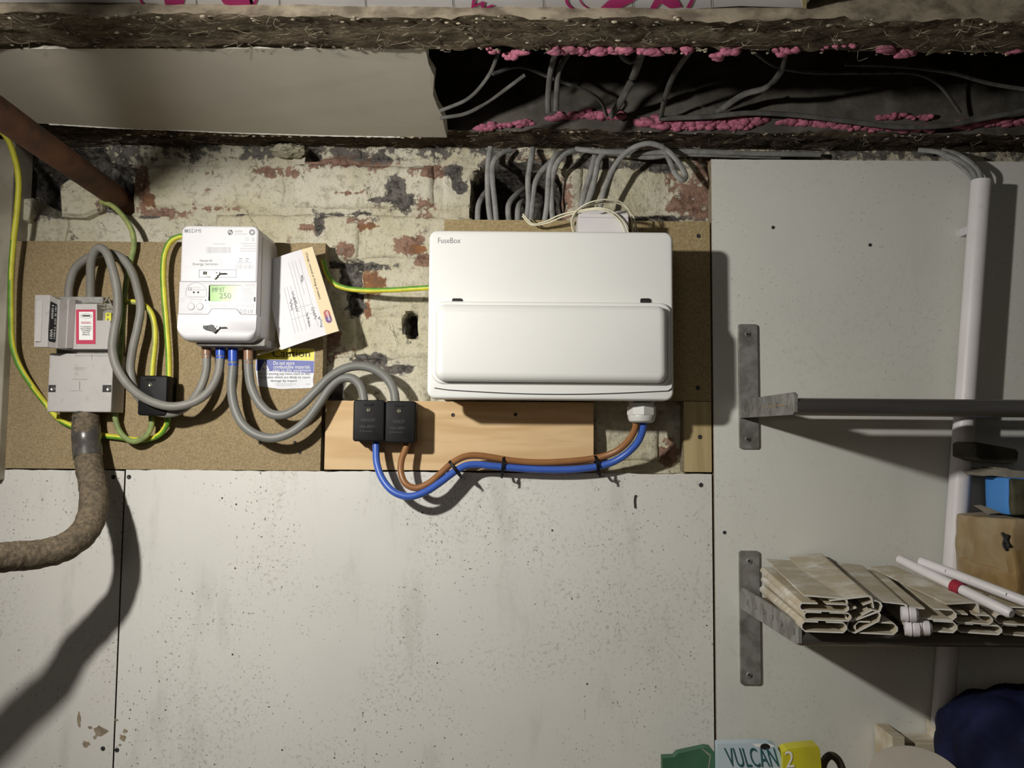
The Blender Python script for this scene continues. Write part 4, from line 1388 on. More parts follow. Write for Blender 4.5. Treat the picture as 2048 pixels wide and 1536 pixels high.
barcode(412, 494, 462, 506, 'pale_print')
barcode(471, 529, 507, 538, 'pale_print')
barcode(420, 608, 509, 615.5, 'pale_print', 1.5)
decal('label_panel', [(371, 515, 442, 534)], DM, mk('pale sticker', (0.66, 0.65, 0.66), None, rough=0.5), me_)
ptext('lettering', 'Npower ltd', 400, 519, 424, 524.5, DM + 0.0004, M['grey_print'], me_)
ptext('lettering', 'Energy Services', 386, 525.5, 436, 532, DM + 0.0004, M['grey_print'], me_)
decal('small_print', ring_rects(480.5, 522, 1.6, 2.3, 12) + ring_rects(493.5, 522, 1.6, 2.3, 12) + [(473, 525.3, 503, 525.9), (478, 516.5, 485, 518), (491, 516.5, 498, 518)], DM, M['grey_print'], me_)
decal('small_print', [(487, 577 + 4.2 * i, 487 + w_, 578.6 + 4.2 * i) for i, w_ in enumerate((16, 14, 20, 20, 20, 20, 16))] + [(375, 578, 410, 581), (385, 574, 401, 576), (375, 592, 410, 596), (380, 598, 406, 600),
      (406, 566, 470, 567), (359, 596, 371, 597), (359, 599.5, 369, 600.5), (359, 603, 368, 604), (387, 624.5, 404, 626), (379, 602, 384, 603.5), (398, 602, 403, 603.5)], DM, M['pale_print'], me_)
ptext('lettering', 'EDMI', 491, 567.5, 510, 573, DM, M['pale_print'], me_)
ptext('lettering', 'CE', 376, 575, 384, 581, DM + 0.0003, M['grey_print'], me_)
decal('symbol_row', ring_rects(482.5, 622.5, 2.2, 2.9, 12, sy=1.5) + [(487, 619, 493, 620), (487, 622, 493, 623), (487, 625.8, 493, 627), (496, 619, 497, 627), (501, 619, 502, 627), (504, 619, 505, 626)], DM, M['grey_print'], me_, 0.0004)
# recessed seal slots with lead seals
for cy, frame, pc in ((547, (398, 539, 473, 555), None), (655, None, None)):
    if frame:
        rs_ = [(frame[0], frame[1], frame[2], frame[1] + 0.8), (frame[0], frame[3] - 0.8, frame[2], frame[3]), (frame[0], frame[1], frame[0] + 0.8, frame[3]), (frame[2] - 0.8, frame[1], frame[2], frame[3])]
        decal('seal_slot', rs_, DM, M['grey_print'], me_)
    dd = DM + (0.0012 if cy > 600 else 0)
    bm = bmesh.new(); pprism(bm, [(408, cy - 3), (424, cy - 6), (432, cy + 1), (434, cy + 5), (428, cy + 11), (420, cy + 6), (408, cy + 3)], dd + 0.0045, dd - 0.001)
    se = obj('lead_seal', bm, M['brass'] if cy < 600 else M['fitting'], me_)
    bm = bmesh.new(); pbox(bm, 406, cy - 4, 414, cy + 2, dd + 0.0052, dd)
    obj('seal_tab', bm, M['fitting'], se)
    bm = bmesh.new(); tube(bm, ppath([(430, cy - 2), (440, cy), (452, cy), (452, cy + 0.4)], dd + 0.003, 5), 0.0008, 6)
    obj('seal_wire', bm, M['fitting'], se)
    bm = bmesh.new(); lathe(bm, P(436, cy, dd), (0, -1, 0), [(0, 0.003), (0.0045, 0.003), (0.0045, 0.0016), (0.003, 0.0016)], 14)
    obj('seal_ring', bm, M['chrome'], se)
bm = bmesh.new(); pbox(bm, 507.5, 594, 511, 603, DM + 0.0006, DM - 0.002)
obj('side_latch', bm, M['fitting'], me_)
# terminal hood under the meter
bm = bmesh.new(); pbox(bm, 392, 676, 530, 692, DB + 0.060, DB, 0.002)
obj('terminal_hood', bm, M['cutout_dark'], me_)

# ------------------------------------------------------------------ meter tails
TA = DB + 0.036


def sleeve(par, px, py0, py1, d, mat, r=9.5):
    s_ = m_per_px(d)
    a, b = P(px, py0, d), P(px, py1, d)
    L = (b - a).length
    bm = bmesh.new()
    lathe(bm, a, b - a, [(0, r * 1.12 * s_), (L * 0.12, r * 1.12 * s_), (L * 0.14, r * s_), (L * 0.72, r * s_), (L * 0.74, r * 0.82 * s_), (L, r * 0.82 * s_)], 20)
    sl = obj('sleeve', bm, M[mat], par, smooth=True)
    bm = bmesh.new()
    c = a.lerp(b, 0.86)
    lathe(bm, c - (b - a).normalized() * 0.0016, b - a, [(0, r * 0.86 * s_), (0, r * 0.96 * s_), (0.0032, r * 0.96 * s_), (0.0032, r * 0.86 * s_)], 16)
    obj('cable_tie', bm, M[mat], sl)
    return sl


def tail(pts_, rpx, mat, label, sl):
    t_ = cable('meter_tail', pts_, rpx, M[mat], label, group='grey meter tails', n=16)
    if sl:
        sleeve(t_, *sl)
    return t_


tail([(137, 598, .045), (139, 570, .048), (150, 538, .052), (172, 518, .055), (205, 506, .056), (238, 512, .055), (262, 540, .055), (275, 580, .056), (281, 615, .06), (275, 655, .062), (265, 700, .062), (261, 745, .062), (274, 788, .064), (305, 820, .068), (340, 827, .07), (372, 814, .07), (400, 778, .069), (412, 742, .067), (413, 712, .066), (413, 690, .066)],
     8.2, 'grey_pvc', 'dusty grey meter tail from the service fuse, rear one ending in a brown sleeve', (413, 687, 718, .066, 'sleeve_brown'))
tail([(181, 598, .05), (181, 560, .056), (184, 515, .066), (197, 496, .074), (212, 504, .078), (224, 535, .08), (234, 580, .08), (235, 625, .08), (228, 665, .08), (225, 700, .08), (235, 738, .08), (262, 776, .082), (300, 802, .086), (345, 813, .086), (390, 803, .082), (420, 780, .076), (436, 748, .07), (441, 712, .066), (441, 690, .066)],
     8.6, 'grey_pvc', 'dusty grey meter tail from the service fuse, front one ending in a blue sleeve', (441, 688, 720, .066, 'sleeve_blue'))
tail([(466, 690, .066), (466, 730, .066), (463, 775, .068), (469, 815, .07), (485, 848, .072), (512, 869, .073), (545, 876, .072), (580, 866, .07), (612, 842, .066), (640, 805, .06), (660, 776, .056), (682, 758, .053), (704, 757, .052), (720, 771, .052), (727, 795, .053), (728, 812, .054)],
     9.0, 'grey_pvc_new', 'clean grey meter tail from a blue sleeve to the left black block, lower loop', (466, 689, 736, .066, 'sleeve_blue'))
tail([(497, 690, .066), (497, 735, .066), (503, 775, .067), (520, 808, .069), (543, 828, .07), (570, 829, .069), (600, 813, .066), (630, 784, .062), (660, 754, .058), (690, 737, .055), (720, 732, .053), (752, 740, .052), (775, 758, .052), (787, 780, .053), (792, 812, .054)],
     9.0, 'grey_pvc_new', 'clean grey meter tail from a brown sleeve to the right black block, upper loop', (497, 690, 731, .066, 'sleeve_brown'))

# ------------------------------------------------------------------ earth cables
EY = [M['earth_y'], M['earth_g']]
EYD = [M['earth_dy'], M['earth_dg']]
GE = 'green and yellow earth cables'
cable('earth_cable', [(-40, 250, .10), (0, 262, .09), (16, 280, .085), (30, 318, .08), (37, 358, .076), (34, 420, .07), (27, 480, .066), (22, 550, .062), (22, 630, .058), (25, 690, .055), (38, 730, .052), (64, 772, .046), (92, 808, .036), (118, 838, .036), (146, 853, .036), (190, 868, .036), (240, 875, .037), (285, 880, .04), (318, 870, .042), (333, 850, .046), (337, 826, .048)],
      5.6, EY, 'yellow and green earth cable hanging down the left edge of the picture', group=GE, two=True, ph=[60, 60, 55, 40, 10, -30, -45, -20, 20, 10, 0, 30, 0, -40])
cable('earth_cable', [(203, 404, .03), (222, 410, .036), (246, 432, .04), (264, 462, .042), (268, 490, .042), (262, 520, .042), (253, 560, .044), (248, 610, .05), (244, 670, .052), (240, 720, .05), (232, 780, .048), (231, 838, .048), (243, 868, .05), (266, 883, .052), (290, 874, .052), (302, 855, .05), (303, 826, .048)],
      5.4, EYD, 'dirty green earth cable from the iron pipe looping under the small black block', group=GE, two=True, twist=1.6, ph=2.2)
cable('earth_cable', [(252, 604, .052), (268, 604, .05), (284, 608, .05), (300, 622, .05), (308, 645, .05), (310, 680, .05), (306, 720, .05), (303, 760, .05)],
      5.6, [M['earth_y'], M['earth_dy']], 'short yellow earth cable between the grey tails and the small black block', group=GE, two=True, twist=0.4)
cable('earth_cable', [(385, 472, .05), (360, 473, .05), (342, 482, .052), (330, 505, .054), (326, 540, .054), (328, 590, .054), (333, 650, .053), (337, 710, .052), (338, 760, .05)],
      5.6, EY, 'clean earth cable arching left of the smart meter', group=GE, two=True, twist=0.3, ph=-0.25)
cable('earth_cable', [(646, 520, .035), (654, 548, .036), (668, 567, .037), (690, 576, .038), (720, 580, .04), (780, 580, .05), (830, 577, .06), (866, 575, .066)],
      5.4, EY, 'earth cable running from the form to the left side of the fuse board', group=GE, two=True, ph=[180, 180, 190])


# ------------------------------------------------------------------ black terminal blocks
def henley(px0, py0, px1, py1, df, db, label, screws, marks, group=None):
    t_ = thing('terminal_block', P((px0 + px1) / 2, py1, db), label, 'terminal block', group)
    bm = bmesh.new(); prplate(bm, px0 + 1, py0 + 1, px1 - 1, py1 - 1, df - 0.016, db, 0.003, 0.001)
    obj('base', bm, M['black'], t_, smooth=True)
    bm = bmesh.new(); prplate(bm, px0, py0, px1, py1, df, df - 0.0165, 0.004, 0.0018)
    c_ = obj('cover', bm, M['black'], t_, smooth=True)
    for sx, sy in screws:
        bm = bmesh.new(); pbox(bm, sx - 9, sy - 13, sx + 9, sy - 9, df + 0.0012, df - 0.001, 0.0005)
        obj('cover_ridge', bm, M['black'], c_)
        sc_ = screw(sx, sy, df + 0.0004, c_, 4.0, 'brass')
        decal('screw_slot', [[(sx - 1, sy - 3), (sx + 0.6, sy - 3), (sx + 1.2, sy + 3), (sx - 0.4, sy + 3)]], df + 0.0014, M['slot'], sc_, 0.0006)
    for body, a in marks:
        ptext('moulded_text', body, *a, df, M['black_mark'], c_)
    return t_


DH = DB + 0.044
henley(706, 800, 769, 883, DH, DB, 'black terminal block on the pine plank with the blue cable', [(737, 820)], [('HENLEY', (722, 837, 751, 843)), ('100A 600V~', (719, 850, 751, 856)), ('25mm', (719, 860, 744, 864))], 'black blocks on the pine plank')
henley(770, 802, 831, 886, DH, DB, 'black terminal block on the pine plank with the brown cable', [(798, 822)], [('HENLEY', (786, 840, 810, 846)), ('100A 600V~', (780, 853, 812, 859)), ('25mm', (778, 862, 805, 866))], 'black blocks on the pine plank')
eb = henley(276, 751, 334, 831, DB + 0.047, DB, 'small black earth terminal block below the left grey tails', [(301, 770)], [], None)

# ------------------------------------------------------------------ brown and blue outgoing tails
blue = cable('outgoing_cable', [(1288, 836, .085), (1286, 858, .08), (1276, 883, .07), (1256, 905, .062), (1228, 923, .056), (1195, 933, .053), (1140, 939, .052), (1080, 939, .053), (1030, 936, .055), (985, 932, .058), (950, 929, .06), (930, 932, .062), (908, 944, .066), (880, 965, .072), (850, 984, .078), (818, 993, .08), (788, 984, .078), (766, 960, .072), (754, 928, .066), (752, 898, .06), (753, 872, .056)],
             7.2, M['blue_pvc'], 'blue outgoing cable from the gland to the left black block', n=16)
brown = cable('outgoing_cable', [(1273, 836, .085), (1270, 858, .08), (1258, 880, .07), (1238, 899, .062), (1212, 911, .056), (1180, 918, .053), (1130, 923, .052), (1080, 925, .053), (1030, 922, .055), (985, 915, .058), (955, 911, .06), (930, 913, .062), (906, 925, .065), (880, 948, .070), (855, 968, .074), (832, 976, .075), (812, 968, .074), (802, 946, .07), (803, 920, .064), (812, 895, .058), (816, 872, .055)],
              6.6, M['brown_pvc'], 'brown outgoing cable from the gland to the right black block', n=16)
# cable ties
for (cx, cy, ang, d, lab) in ((910, 937, 52, .066, 'black cable tie around the tails nearest the black blocks'), (1006, 932, 95, .057, 'black cable tie around the tails under the middle of the fuse board'),
                              (1194, 930, 78, .056, 'black cable tie around the tails near the gland')):
    t_ = thing('cable_tie', P(cx, cy, d), lab, 'cable tie', 'black cable ties on the outgoing cables')
    a = math.radians(ang)
    s_ = m_per_px(d)
    c = P(cx, cy, d)
    u = Vector((math.cos(a), 0, -math.sin(a)))
    w = Vector((0, -1, 0))
    t3 = u.cross(w)
    bm = bmesh.new()
    loops = []
    for sgn in (-1, 1):
        loops.append([c + u * (18 * s_ * math.cos(q)) + w * (10.0 * s_ * math.sin(q)) + t3 * (sgn * 2.6 * s_) for q in [2 * math.pi * i / 24 for i in range(24)]])
    loops2 = [[c + (p - c) * 1.07 for p in l] for l in loops]
    loop_skin(bm, [loops[0], loops2[0], loops2[1], loops[1]], False, False)
    obj('strap', bm, M['black'], t_)
    bm = bmesh.new()
    hc = c + u * (14 * s_) + w * (9 * s_)
    m4 = Matrix((u, t3, w)).transposed().to_4x4()
    r = bmesh.ops.create_cube(bm, size=1)
    for v in r['verts']:
        v.co = hc + u * (v.co.x * 7 * s_) + t3 * (v.co.y * 5.5 * s_) + w * (v.co.z * 5 * s_)
    hd = obj('head', bm, M['black'], t_)
    bm = bmesh.new()
    r = bmesh.ops.create_cube(bm, size=1)
    for v in r['verts']:
        v.co = hc + u * (5 * s_ + v.co.x * 9 * s_) + t3 * (v.co.y * 4 * s_) + w * (3 * s_ + v.co.z * 1.5 * s_)
    obj('tail', bm, M['black'], t_)

# ------------------------------------------------------------------ paper form and caution sticker
A, B, C, D_ = P(524, 526, DB + 0.014), P(625, 493, DB + 0.034), P(678, 662, DB + 0.042), P(562, 700, DB + 0.030)


def form(u, v, lift=0.0):
    p = A.lerp(B, u).lerp(D_.lerp(C, u), v)
    n_ = (B - A).cross(D_ - A).normalized()
    if n_.y > 0: n_ = -n_
    p = p + Vector((0, -0.004 * math.sin(u * math.pi), 0))
    return p + n_ * lift


def form_patch(u0, u1, v0, v1, lift, bm=None, n=8):
    b_ = bm or bmesh.new()
    g = [[b_.verts.new(form(u0 + (u1 - u0) * i / n, v0 + (v1 - v0) * j, lift)) for i in range(n + 1)] for j in (0, 1)]
    for i in range(n):
        b_.faces.new((g[0][i], g[0][i + 1], g[1][i + 1], g[1][i]))
    return b_


fo = thing('paper_form', D_, 'white and buff paper form tucked behind the smart meter', 'paper')
bm = bmesh.new()
n = 12
fr = [[bm.verts.new(form(i / n, j / 4)) for i in range(n + 1)] for j in range(5)]
bk = [[bm.verts.new(form(i / n, j / 4, -0.0012)) for i in range(n + 1)] for j in range(5)]
for j in range(4):
    for i in range(n):
        bm.faces.new((fr[j][i], fr[j][i + 1], fr[j + 1][i + 1], fr[j + 1][i]))
        bm.faces.new((bk[j][i], bk[j + 1][i], bk[j + 1][i + 1], bk[j][i + 1]))
for j in range(4):
    for k_ in (0, n):
        bm.faces.new((fr[j][k_], fr[j + 1][k_], bk[j + 1][k_], bk[j][k_]))
for i in range(n):
    for j_ in (0, 4):
        bm.faces.new((fr[j_][i], fr[j_][i + 1], bk[j_][i + 1], bk[j_][i]))
obj('sheet', bm, M['paper'], fo)
obj('buff_margin', form_patch(0.795, 0.999, 0.001, 0.999, 0.0004), M['buff'], fo)
bm = bmesh.new()
for u in (0.30, 0.36, 0.42, 0.50, 0.56, 0.62, 0.70):
    form_patch(u, u + 0.008, 0.10 if u > .45 else 0.35, 0.88 if u != .62 else 0.5, 0.0004, bm, 1)
for v in (0.62, 0.72):
    form_patch(0.3, 0.7, v, v + 0.005, 0.0004, bm, 4)
obj('printed_lines', bm, M['pale_print'], fo)
rnd = random.Random(12)
bm = bmesh.new()
for (uu, v0, v1) in ((0.44, 0.42, 0.66), (0.58, 0.70, 0.86), (0.66, 0.28, 0.36), (0.70, 0.66, 0.80), (0.76, 0.78, 0.9), (0.36, 0.5, 0.62)):
    v = v0
    while v < v1:
        p = [form(uu + rnd.uniform(-0.03, 0.03), v + i * 0.008, 0.0006) for i in range(4)]
        tube(bm, spline(p, 3), 0.0003, 4)
        v += 0.02
obj('handwriting', bm, M['grey_print'], fo)
o_ = form(0.835, 0.05, 0.0006)
text_on('lettering', 'Change, removal or Fixing of meters', o_, form(0.835, 0.60, 0.0006) - o_, form(0.885, 0.05, 0.0006) - o_, M['dark_print'], fo)
bm = bmesh.new()
bm2 = bmesh.new()
lo_ = []
for i in range(24):
    a = 2 * math.pi * i / 24
    cu_, sv_ = math.cos(a), math.sin(a)
    lo_.append((0.90 + 0.052 * cu_, 0.81 + (0.045 if sv_ > 0 else -0.045) + 0.03 * sv_))
lo_ = [(0.90 + 0.05 * math.cos(math.pi * i / 10), 0.85 + 0.035 * math.sin(math.pi * i / 10)) for i in range(11)]
hi_ = [(0.90 + 0.05 * math.cos(math.pi * i / 10), 0.77 - 0.035 * math.sin(math.pi * i / 10)) for i in range(11)]
bm.faces.new([bm.verts.new(form(u, v, 0.0008)) for u, v in lo_ + [(0.85, 0.81), (0.95, 0.81)]])
obj('logo_half', bm, M['purple'], fo)
bm2.faces.new([bm2.verts.new(form(u, v, 0.0008)) for u, v in hi_ + [(0.85, 0.81), (0.95, 0.81)]])
obj('logo_half', bm2, M['redlogo'], fo)
o_ = form(0.88, 0.755, 0.001)
text_on('lettering', 'npower', o_, form(0.88, 0.865, 0.001) - o_, form(0.925, 0.755, 0.001) - o_, M['white_print'], fo)
bm = bmesh.new(); pprism(bm, [(512, 711), (516, 706), (575, 690), (578, 694)], DB + 0.024, DB + 0.022)
obj('folded_corner', bm, M['buff'], fo)

ca = thing('caution_sticker', P(570, 778, DB), 'yellow blue and white caution sticker below the paper form', 'sticker')
dS = DB + 0.0008
bm = bmesh.new(); pprism(bm, [(512, 700), (520, 696), (627, 697), (630, 700), (629, 722), (628, 745), (626, 760), (627, 772), (622, 776), (560, 778), (516, 772), (511, 740)], dS, DB)
obj('backing', bm, M['st_white'], ca)
decal('yellow_band', [[(513, 701), (520, 697), (626, 697.5), (629, 700), (628, 721), (513, 718)]], dS, M['st_yellow'], ca)
decal('blue_band', [[(513, 719), (628, 722), (627, 746), (512, 741)]], dS, M['st_blue'], ca)
ptext('lettering', 'Caution', 545, 699, 620, 714, dS + 0.0004, M['dark_print'], ca)
for i, (l, x0_, x1_) in enumerate((('Do not store', 547, 589), ('combustible materials', 547, 620), ('near to this equipment', 546, 622))):
    ptext('lettering', l, x0_, 722.5 + 7.6 * i + 0, x1_, 728.6 + 7.6 * i + 1.2, dS + 0.0004, M['white_print'], ca)
for i, (l, x0_, x1_) in enumerate((('Avoid storing any items next to this', 518, 620), ('equipment which are likely to cause', 516, 620), ('damage by impact', 541, 594))):
    ptext('lettering', l, x0_, 745 + 7 * i, x1_, 750.8 + 7 * i, dS + 0.0004, M['grey_print'], ca)
decal('hazard_sign', [[(520, 741), (529.5, 722), (539, 741.5), (535.5, 739.5), (529.5, 727), (523.5, 739.5)], [(520, 741), (523.5, 739.3), (535.5, 739.5), (539, 741.5)]], dS + 0.0004, M['white_print'], ca)
decal('hazard_flame', [[(527, 738), (526.5, 734), (529, 729), (532, 733), (532, 738)]], dS + 0.0004, M['white_print'], ca)
decal('small_print', [(552, 767, 592, 768.4), (552, 770.5, 583, 771.6), (612, 767, 620, 769)], dS, M['pale_print'], ca)

# ------------------------------------------------------------------ right side: conduit, brackets, shelves
DR = DB + 0.002
s_ = m_per_px(0.05)
bm = bmesh.new()
a, b = P(1963, 362, DR + 0.027), P(1884, 1452, DR + 0.027)
prof_c = [(math.cos(2 * math.pi * i / 20), math.sin(2 * math.pi * i / 20)) for i in range(20)]
rc = 0.0138
ax = (b - a).normalized()
sd = ax.cross(Vector((0, 1, 0))).normalized()
loops = []
for p, r in ((a + ax * 0.004, rc * 0.86), (a, rc * 0.86), (a, rc), (b, rc)):
    loops.append([p + sd * (r * x) + Vector((0, r * y, 0)) for x, y in prof_c])
loop_skin(bm, loops)
cond = tag(obj('white_conduit', bm, M['white_pvc'], smooth=True), 'tall white plastic conduit leaning slightly on the right board', 'conduit')
bm = bmesh.new(); pbox(bm, 1933, 452, 1950, 468, DR + 0.018, DR, 0.001)
obj('clip', bm, M['pale_print'], cond)


def bracket(plate, arm_w, arm_n, dn, label, holes):
    x0_, y0_, x1_, y1_ = plate
    t_ = thing('shelf_bracket', P((x0_ + x1_) / 2, y1_, DR), label, 'bracket', 'steel shelf brackets on the right board')
    bm = bmesh.new(); prplate(bm, x0_, y0_, x1_, y1_, DR + 0.004, DR, 0.004, 0.0008)
    pl = obj('wall_plate', bm, M['steel'], t_)
    for yy in (y0_ + 20, y1_ - 20):
        sc_ = screw((x0_ + x1_) / 2 - 2, yy, DR + 0.0045, pl, 6.0, 'steel')
        screw((x0_ + x1_) / 2 - 2, yy, DR + 0.0068, sc_, 2.4, 'fitting', 'screw_socket')
    # arm: flat bar on edge, reaching out from the wall
    wt, wb = P(arm_w[0], arm_w[1], DR), P(arm_w[0], arm_w[2], DR)
    nt_, nb = P(arm_n[0], arm_n[1], dn), P(arm_n[0], arm_n[2], dn)
    th = Vector((0.004, 0, 0))
    bm = bmesh.new()
    side = [wt, wb]
    k = 6
    bot_ = wb.lerp(nb, 0.97); top_ = wt.lerp(nt_, 0.97)
    side += [bot_, nb + (nt_ - nb) * 0.12, nb + (nt_ - nb) * 0.88, top_]
    loop_skin(bm, [side, [p + th for p in side]])
    am = obj('arm', bm, M['steel'], t_)
    for q in holes:
        c = wt.lerp(nt_, q).lerp(wb.lerp(nb, q), 0.5)
        bm = bmesh.new(); cyl(bm, c - Vector((0.0006, 0, 0)), c + Vector((0.001, 0, 0)), 0.0027, None, 12)
        obj('hole', bm, M['fitting'], am)
        bm = bmesh.new(); lathe(bm, c - Vector((0.0004, 0, 0)), (-1, 0, 0), [(0, 0.0036), (0.0006, 0.0036), (0.0006, 0.0029)], 12)
        obj('hole_rim', bm, M['steel'], am)
    return (wt, nt_, nb)


br1 = bracket((1478, 648, 1517, 898), (1478, 800, 836), (1589, 784, 829), 0.245, 'upper steel shelf bracket beside the fuse board shadow', (0.13, 0.28, 0.42, 0.57, 0.72, 0.88))
br2 = bracket((1480, 1102, 1521, 1370), (1480, 1172, 1216), (1597, 1246, 1292), 0.245, 'lower steel shelf bracket under the pile of white channels', (0.15, 0.3, 0.45, 0.6, 0.75, 0.93))


def shelf(px, yfront, rail_r, zs, gaps, label, cat_label):
    t_ = thing('slatted_shelf', Vector((P(px, yfront, 0.22).x, -0.12, zs - 0.012)), label, 'shelf')
    x0_ = P(px, yfront, 0.235).x
    bm = bmesh.new()
    cyl(bm, (x0_, -0.236, zs), (XR - 0.02, -0.236, zs), rail_r, None, 20)
    obj('front_rail', bm, M['tube'], t_, smooth=True)
    for y0_, y1_ in gaps:
        bm = bmesh.new(); box(bm, x0_ - 0.004, XR - 0.02, -y1_, -y0_, zs + 0.002, zs + 0.004, 0.0005)
        obj('slat', bm, M['bench'], t_)
    return t_


z1_ = P(1640, 814, 0.236).z
shelf(1588, 814, 0.0105, z1_, ((0.034, 0.047), (0.071, 0.107), (0.131, 0.224)), 'upper shelf of dark slats with a steel front rail', '')
z2_ = P(1650, 1276, 0.236).z
shelf(1597, 1276, 0.0085, z2_, ((0.034, 0.085), (0.088, 0.135), (0.138, 0.180), (0.184, 0.225)), 'lower shelf of dark slats loaded with white channels', '')
ZS2 = z2_ + 0.004


# white plastic channels piled on the lower shelf
def frame(near, far_, roll):
    t = (far_ - near).normalized()
    up_ = Vector((0, 0, 1))
    sdv = t.cross(up_).normalized()
    up2 = sdv.cross(t).normalized()
    a = math.radians(roll)
    return t, sdv * math.cos(a) + up2 * math.sin(a), up2 * math.cos(a) - sdv * math.sin(a)


def channel(near, far_, w, h, roll, label, kind='box'):
    N_, F_ = P(*near), P(*far_)
    t, s1, u1 = frame(N_, F_, roll)
    th = 0.0016
    if kind == 'box':                   # hollow trunking with a slot in its underside and top
        hw, hh = w / 2, h / 2
        c = h * 0.35
        o_ = [(-hw * 0.25, hh), (-hw + c, hh), (-hw, hh - c), (-hw, -hh + c), (-hw + c, -hh), (hw - c, -hh), (hw, -hh + c), (hw, hh - c), (hw - c, hh), (hw * 0.1, hh)]
        k = th
        i_ = [(hw * 0.1, hh - k), (hw - c, hh - k), (hw - k, hh - c), (hw - k, -hh + c), (hw - c, -hh + k), (-hw + c, -hh + k), (-hw + k, -hh + c), (-hw + k, hh - c), (-hw + c, hh - k), (-hw * 0.25, hh - k)]
        pr = o_ + i_
    elif kind == 'angle':               # flat strip with one turned-down rounded edge
        hw = w / 2
        pr = [(-hw, 0.0), (-hw, th), (hw - 0.004, th), (hw - 0.001, th - 0.0012), (hw, -0.003), (hw, -h), (hw - th, -h), (hw - th, -0.003), (hw - 0.004, 0.0)]
    loops = []
    for p in (N_, F_):
        loops.append([p + s1 * x + u1 * z for x, z in pr])
    bm = bmesh.new()
    rows = [[bm.verts.new(v) for v in l] for l in loops]
    n_ = len(pr)
    for i in range(n_):
        bm.faces.new((rows[0][i], rows[0][(i + 1) % n_], rows[1][(i + 1) % n_], rows[1][i]))
    for row in rows:
        m_ = n_ // 2
        quads = [(row[i], row[i + 1], row[n_ - 2 - i], row[n_ - 1 - i]) for i in range(m_ - 1)] if kind == 'box' else \
            [(row[0], row[1], row[2], row[8]), (row[8], row[2], row[3], row[7]), (row[7], row[3], row[4]), (row[7], row[4], row[5], row[6])]
        for q in quads:
            f = bm.faces.new(q)
            f.material_index = 1
    return tag(obj('plastic_channel', bm, [M['dusty_pvc'], M['inner_pvc']]), label, 'channel', 'white plastic channels on the lower shelf')


CH = [
    ((1648, 1254, .262), (1556, 1180, .05), .050, .0125, 0, 'white channel at the bottom left of the pile next to the bracket', 'box'),
    ((1655, 1233, .262), (1560, 1160, .05), .052, .0100, 0, 'second white channel up in the left stack of the pile', 'box'),
    ((1648, 1215, .262), (1560, 1142, .05), .054, .0098, 0, 'third white channel up in the left stack of the pile', 'box'),
    ((1652, 1196, .258), (1566, 1122, .05), .048, .010, -3, 'top white strip with turned edge in the left stack', 'angle'),
    ((1702, 1198, .262), (1612, 1112, .04), .046, .013, 9, 'wide dusty white strip lying askew over the left stack', 'angle'),
    ((1727, 1222, .262), (1650, 1150, .05), .042, .014, 24, 'tilted white channel in the middle left, upper one', 'box'),
    ((1727, 1243, .262), (1648, 1172, .05), .040, .015, 30, 'tilted white channel in the middle left, lower one', 'box'),
    ((1752, 1256, .262), (1660, 1182, .05), .046, .014, 0, 'white channel at the bottom under the tilted ones', 'box'),
    ((1782, 1207, .255), (1700, 1130, .05), .036, .014, -4, 'dusty strip right of the gap in the pile', 'angle'),
    ((1862, 1228, .262), (1768, 1150, .05), .052, .013, 0, 'white channel in the middle of the pile, upper layer', 'box'),
    ((1862, 1252, .262), (1766, 1176, .05), .054, .013, 0, 'white channel in the middle of the pile, lower layer', 'box'),
    ((1925, 1208, .255), (1765, 1134, .05), .036, .016, 4, 'long dusty strip crossing the right of the pile', 'angle'),
    ((1946, 1238, .262), (1846, 1162, .05), .040, .011, 0, 'white channel right of the middle, upper layer', 'box'),
    ((1958, 1258, .262), (1858, 1182, .05), .046, .011, 0, 'white channel right of the middle, lower layer', 'box'),
    ((2034, 1240, .262), (1926, 1164, .05), .044, .012, 0, 'white channel at the right edge of the picture, upper layer', 'box'),
    ((2046, 1262, .262), (1940, 1186, .05), .046, .012, 0, 'white channel at the right edge of the picture, lower layer', 'box'),
    ((2030, 1216, .24), (1900, 1150, .05), .040, .010, 0, 'dusty strip beneath the two white pipes', 'angle'),
]
for nr, fr_, w, h, ro, lab, kd in CH:
    channel(nr, fr_, w, h, ro, lab, kd)


def ppipe(a, b, rpx, lab, holes, name='plastic_pipe'):
    A_, B_ = P(*a), P(*b)
    r = rpx * m_per_px((a[2] + b[2]) / 2)
    bm = bmesh.new()
    L = (B_ - A_).length
    lathe(bm, A_, B_ - A_, [(0, r * 0.5), (0, r * 0.85), (r * 0.3, r), (L - r * 0.5, r), (L, r * 0.7), (L, r * 0.45)], 18)
    o_ = tag(obj(name, bm, M['white_pvc'], smooth=True), lab, 'pipe', 'white pipes on the pile')
    for q in holes:
        c = A_.lerp(B_, q)
        n_ = (Vector((0, CAMY, CAMZ)) - c).normalized()
        bm = bmesh.new(); cyl(bm, c + n_ * (r * 0.9), c + n_ * (r * 1.02), r * 0.3, None, 10)
        obj('hole', bm, M['slot'], o_)
    return o_


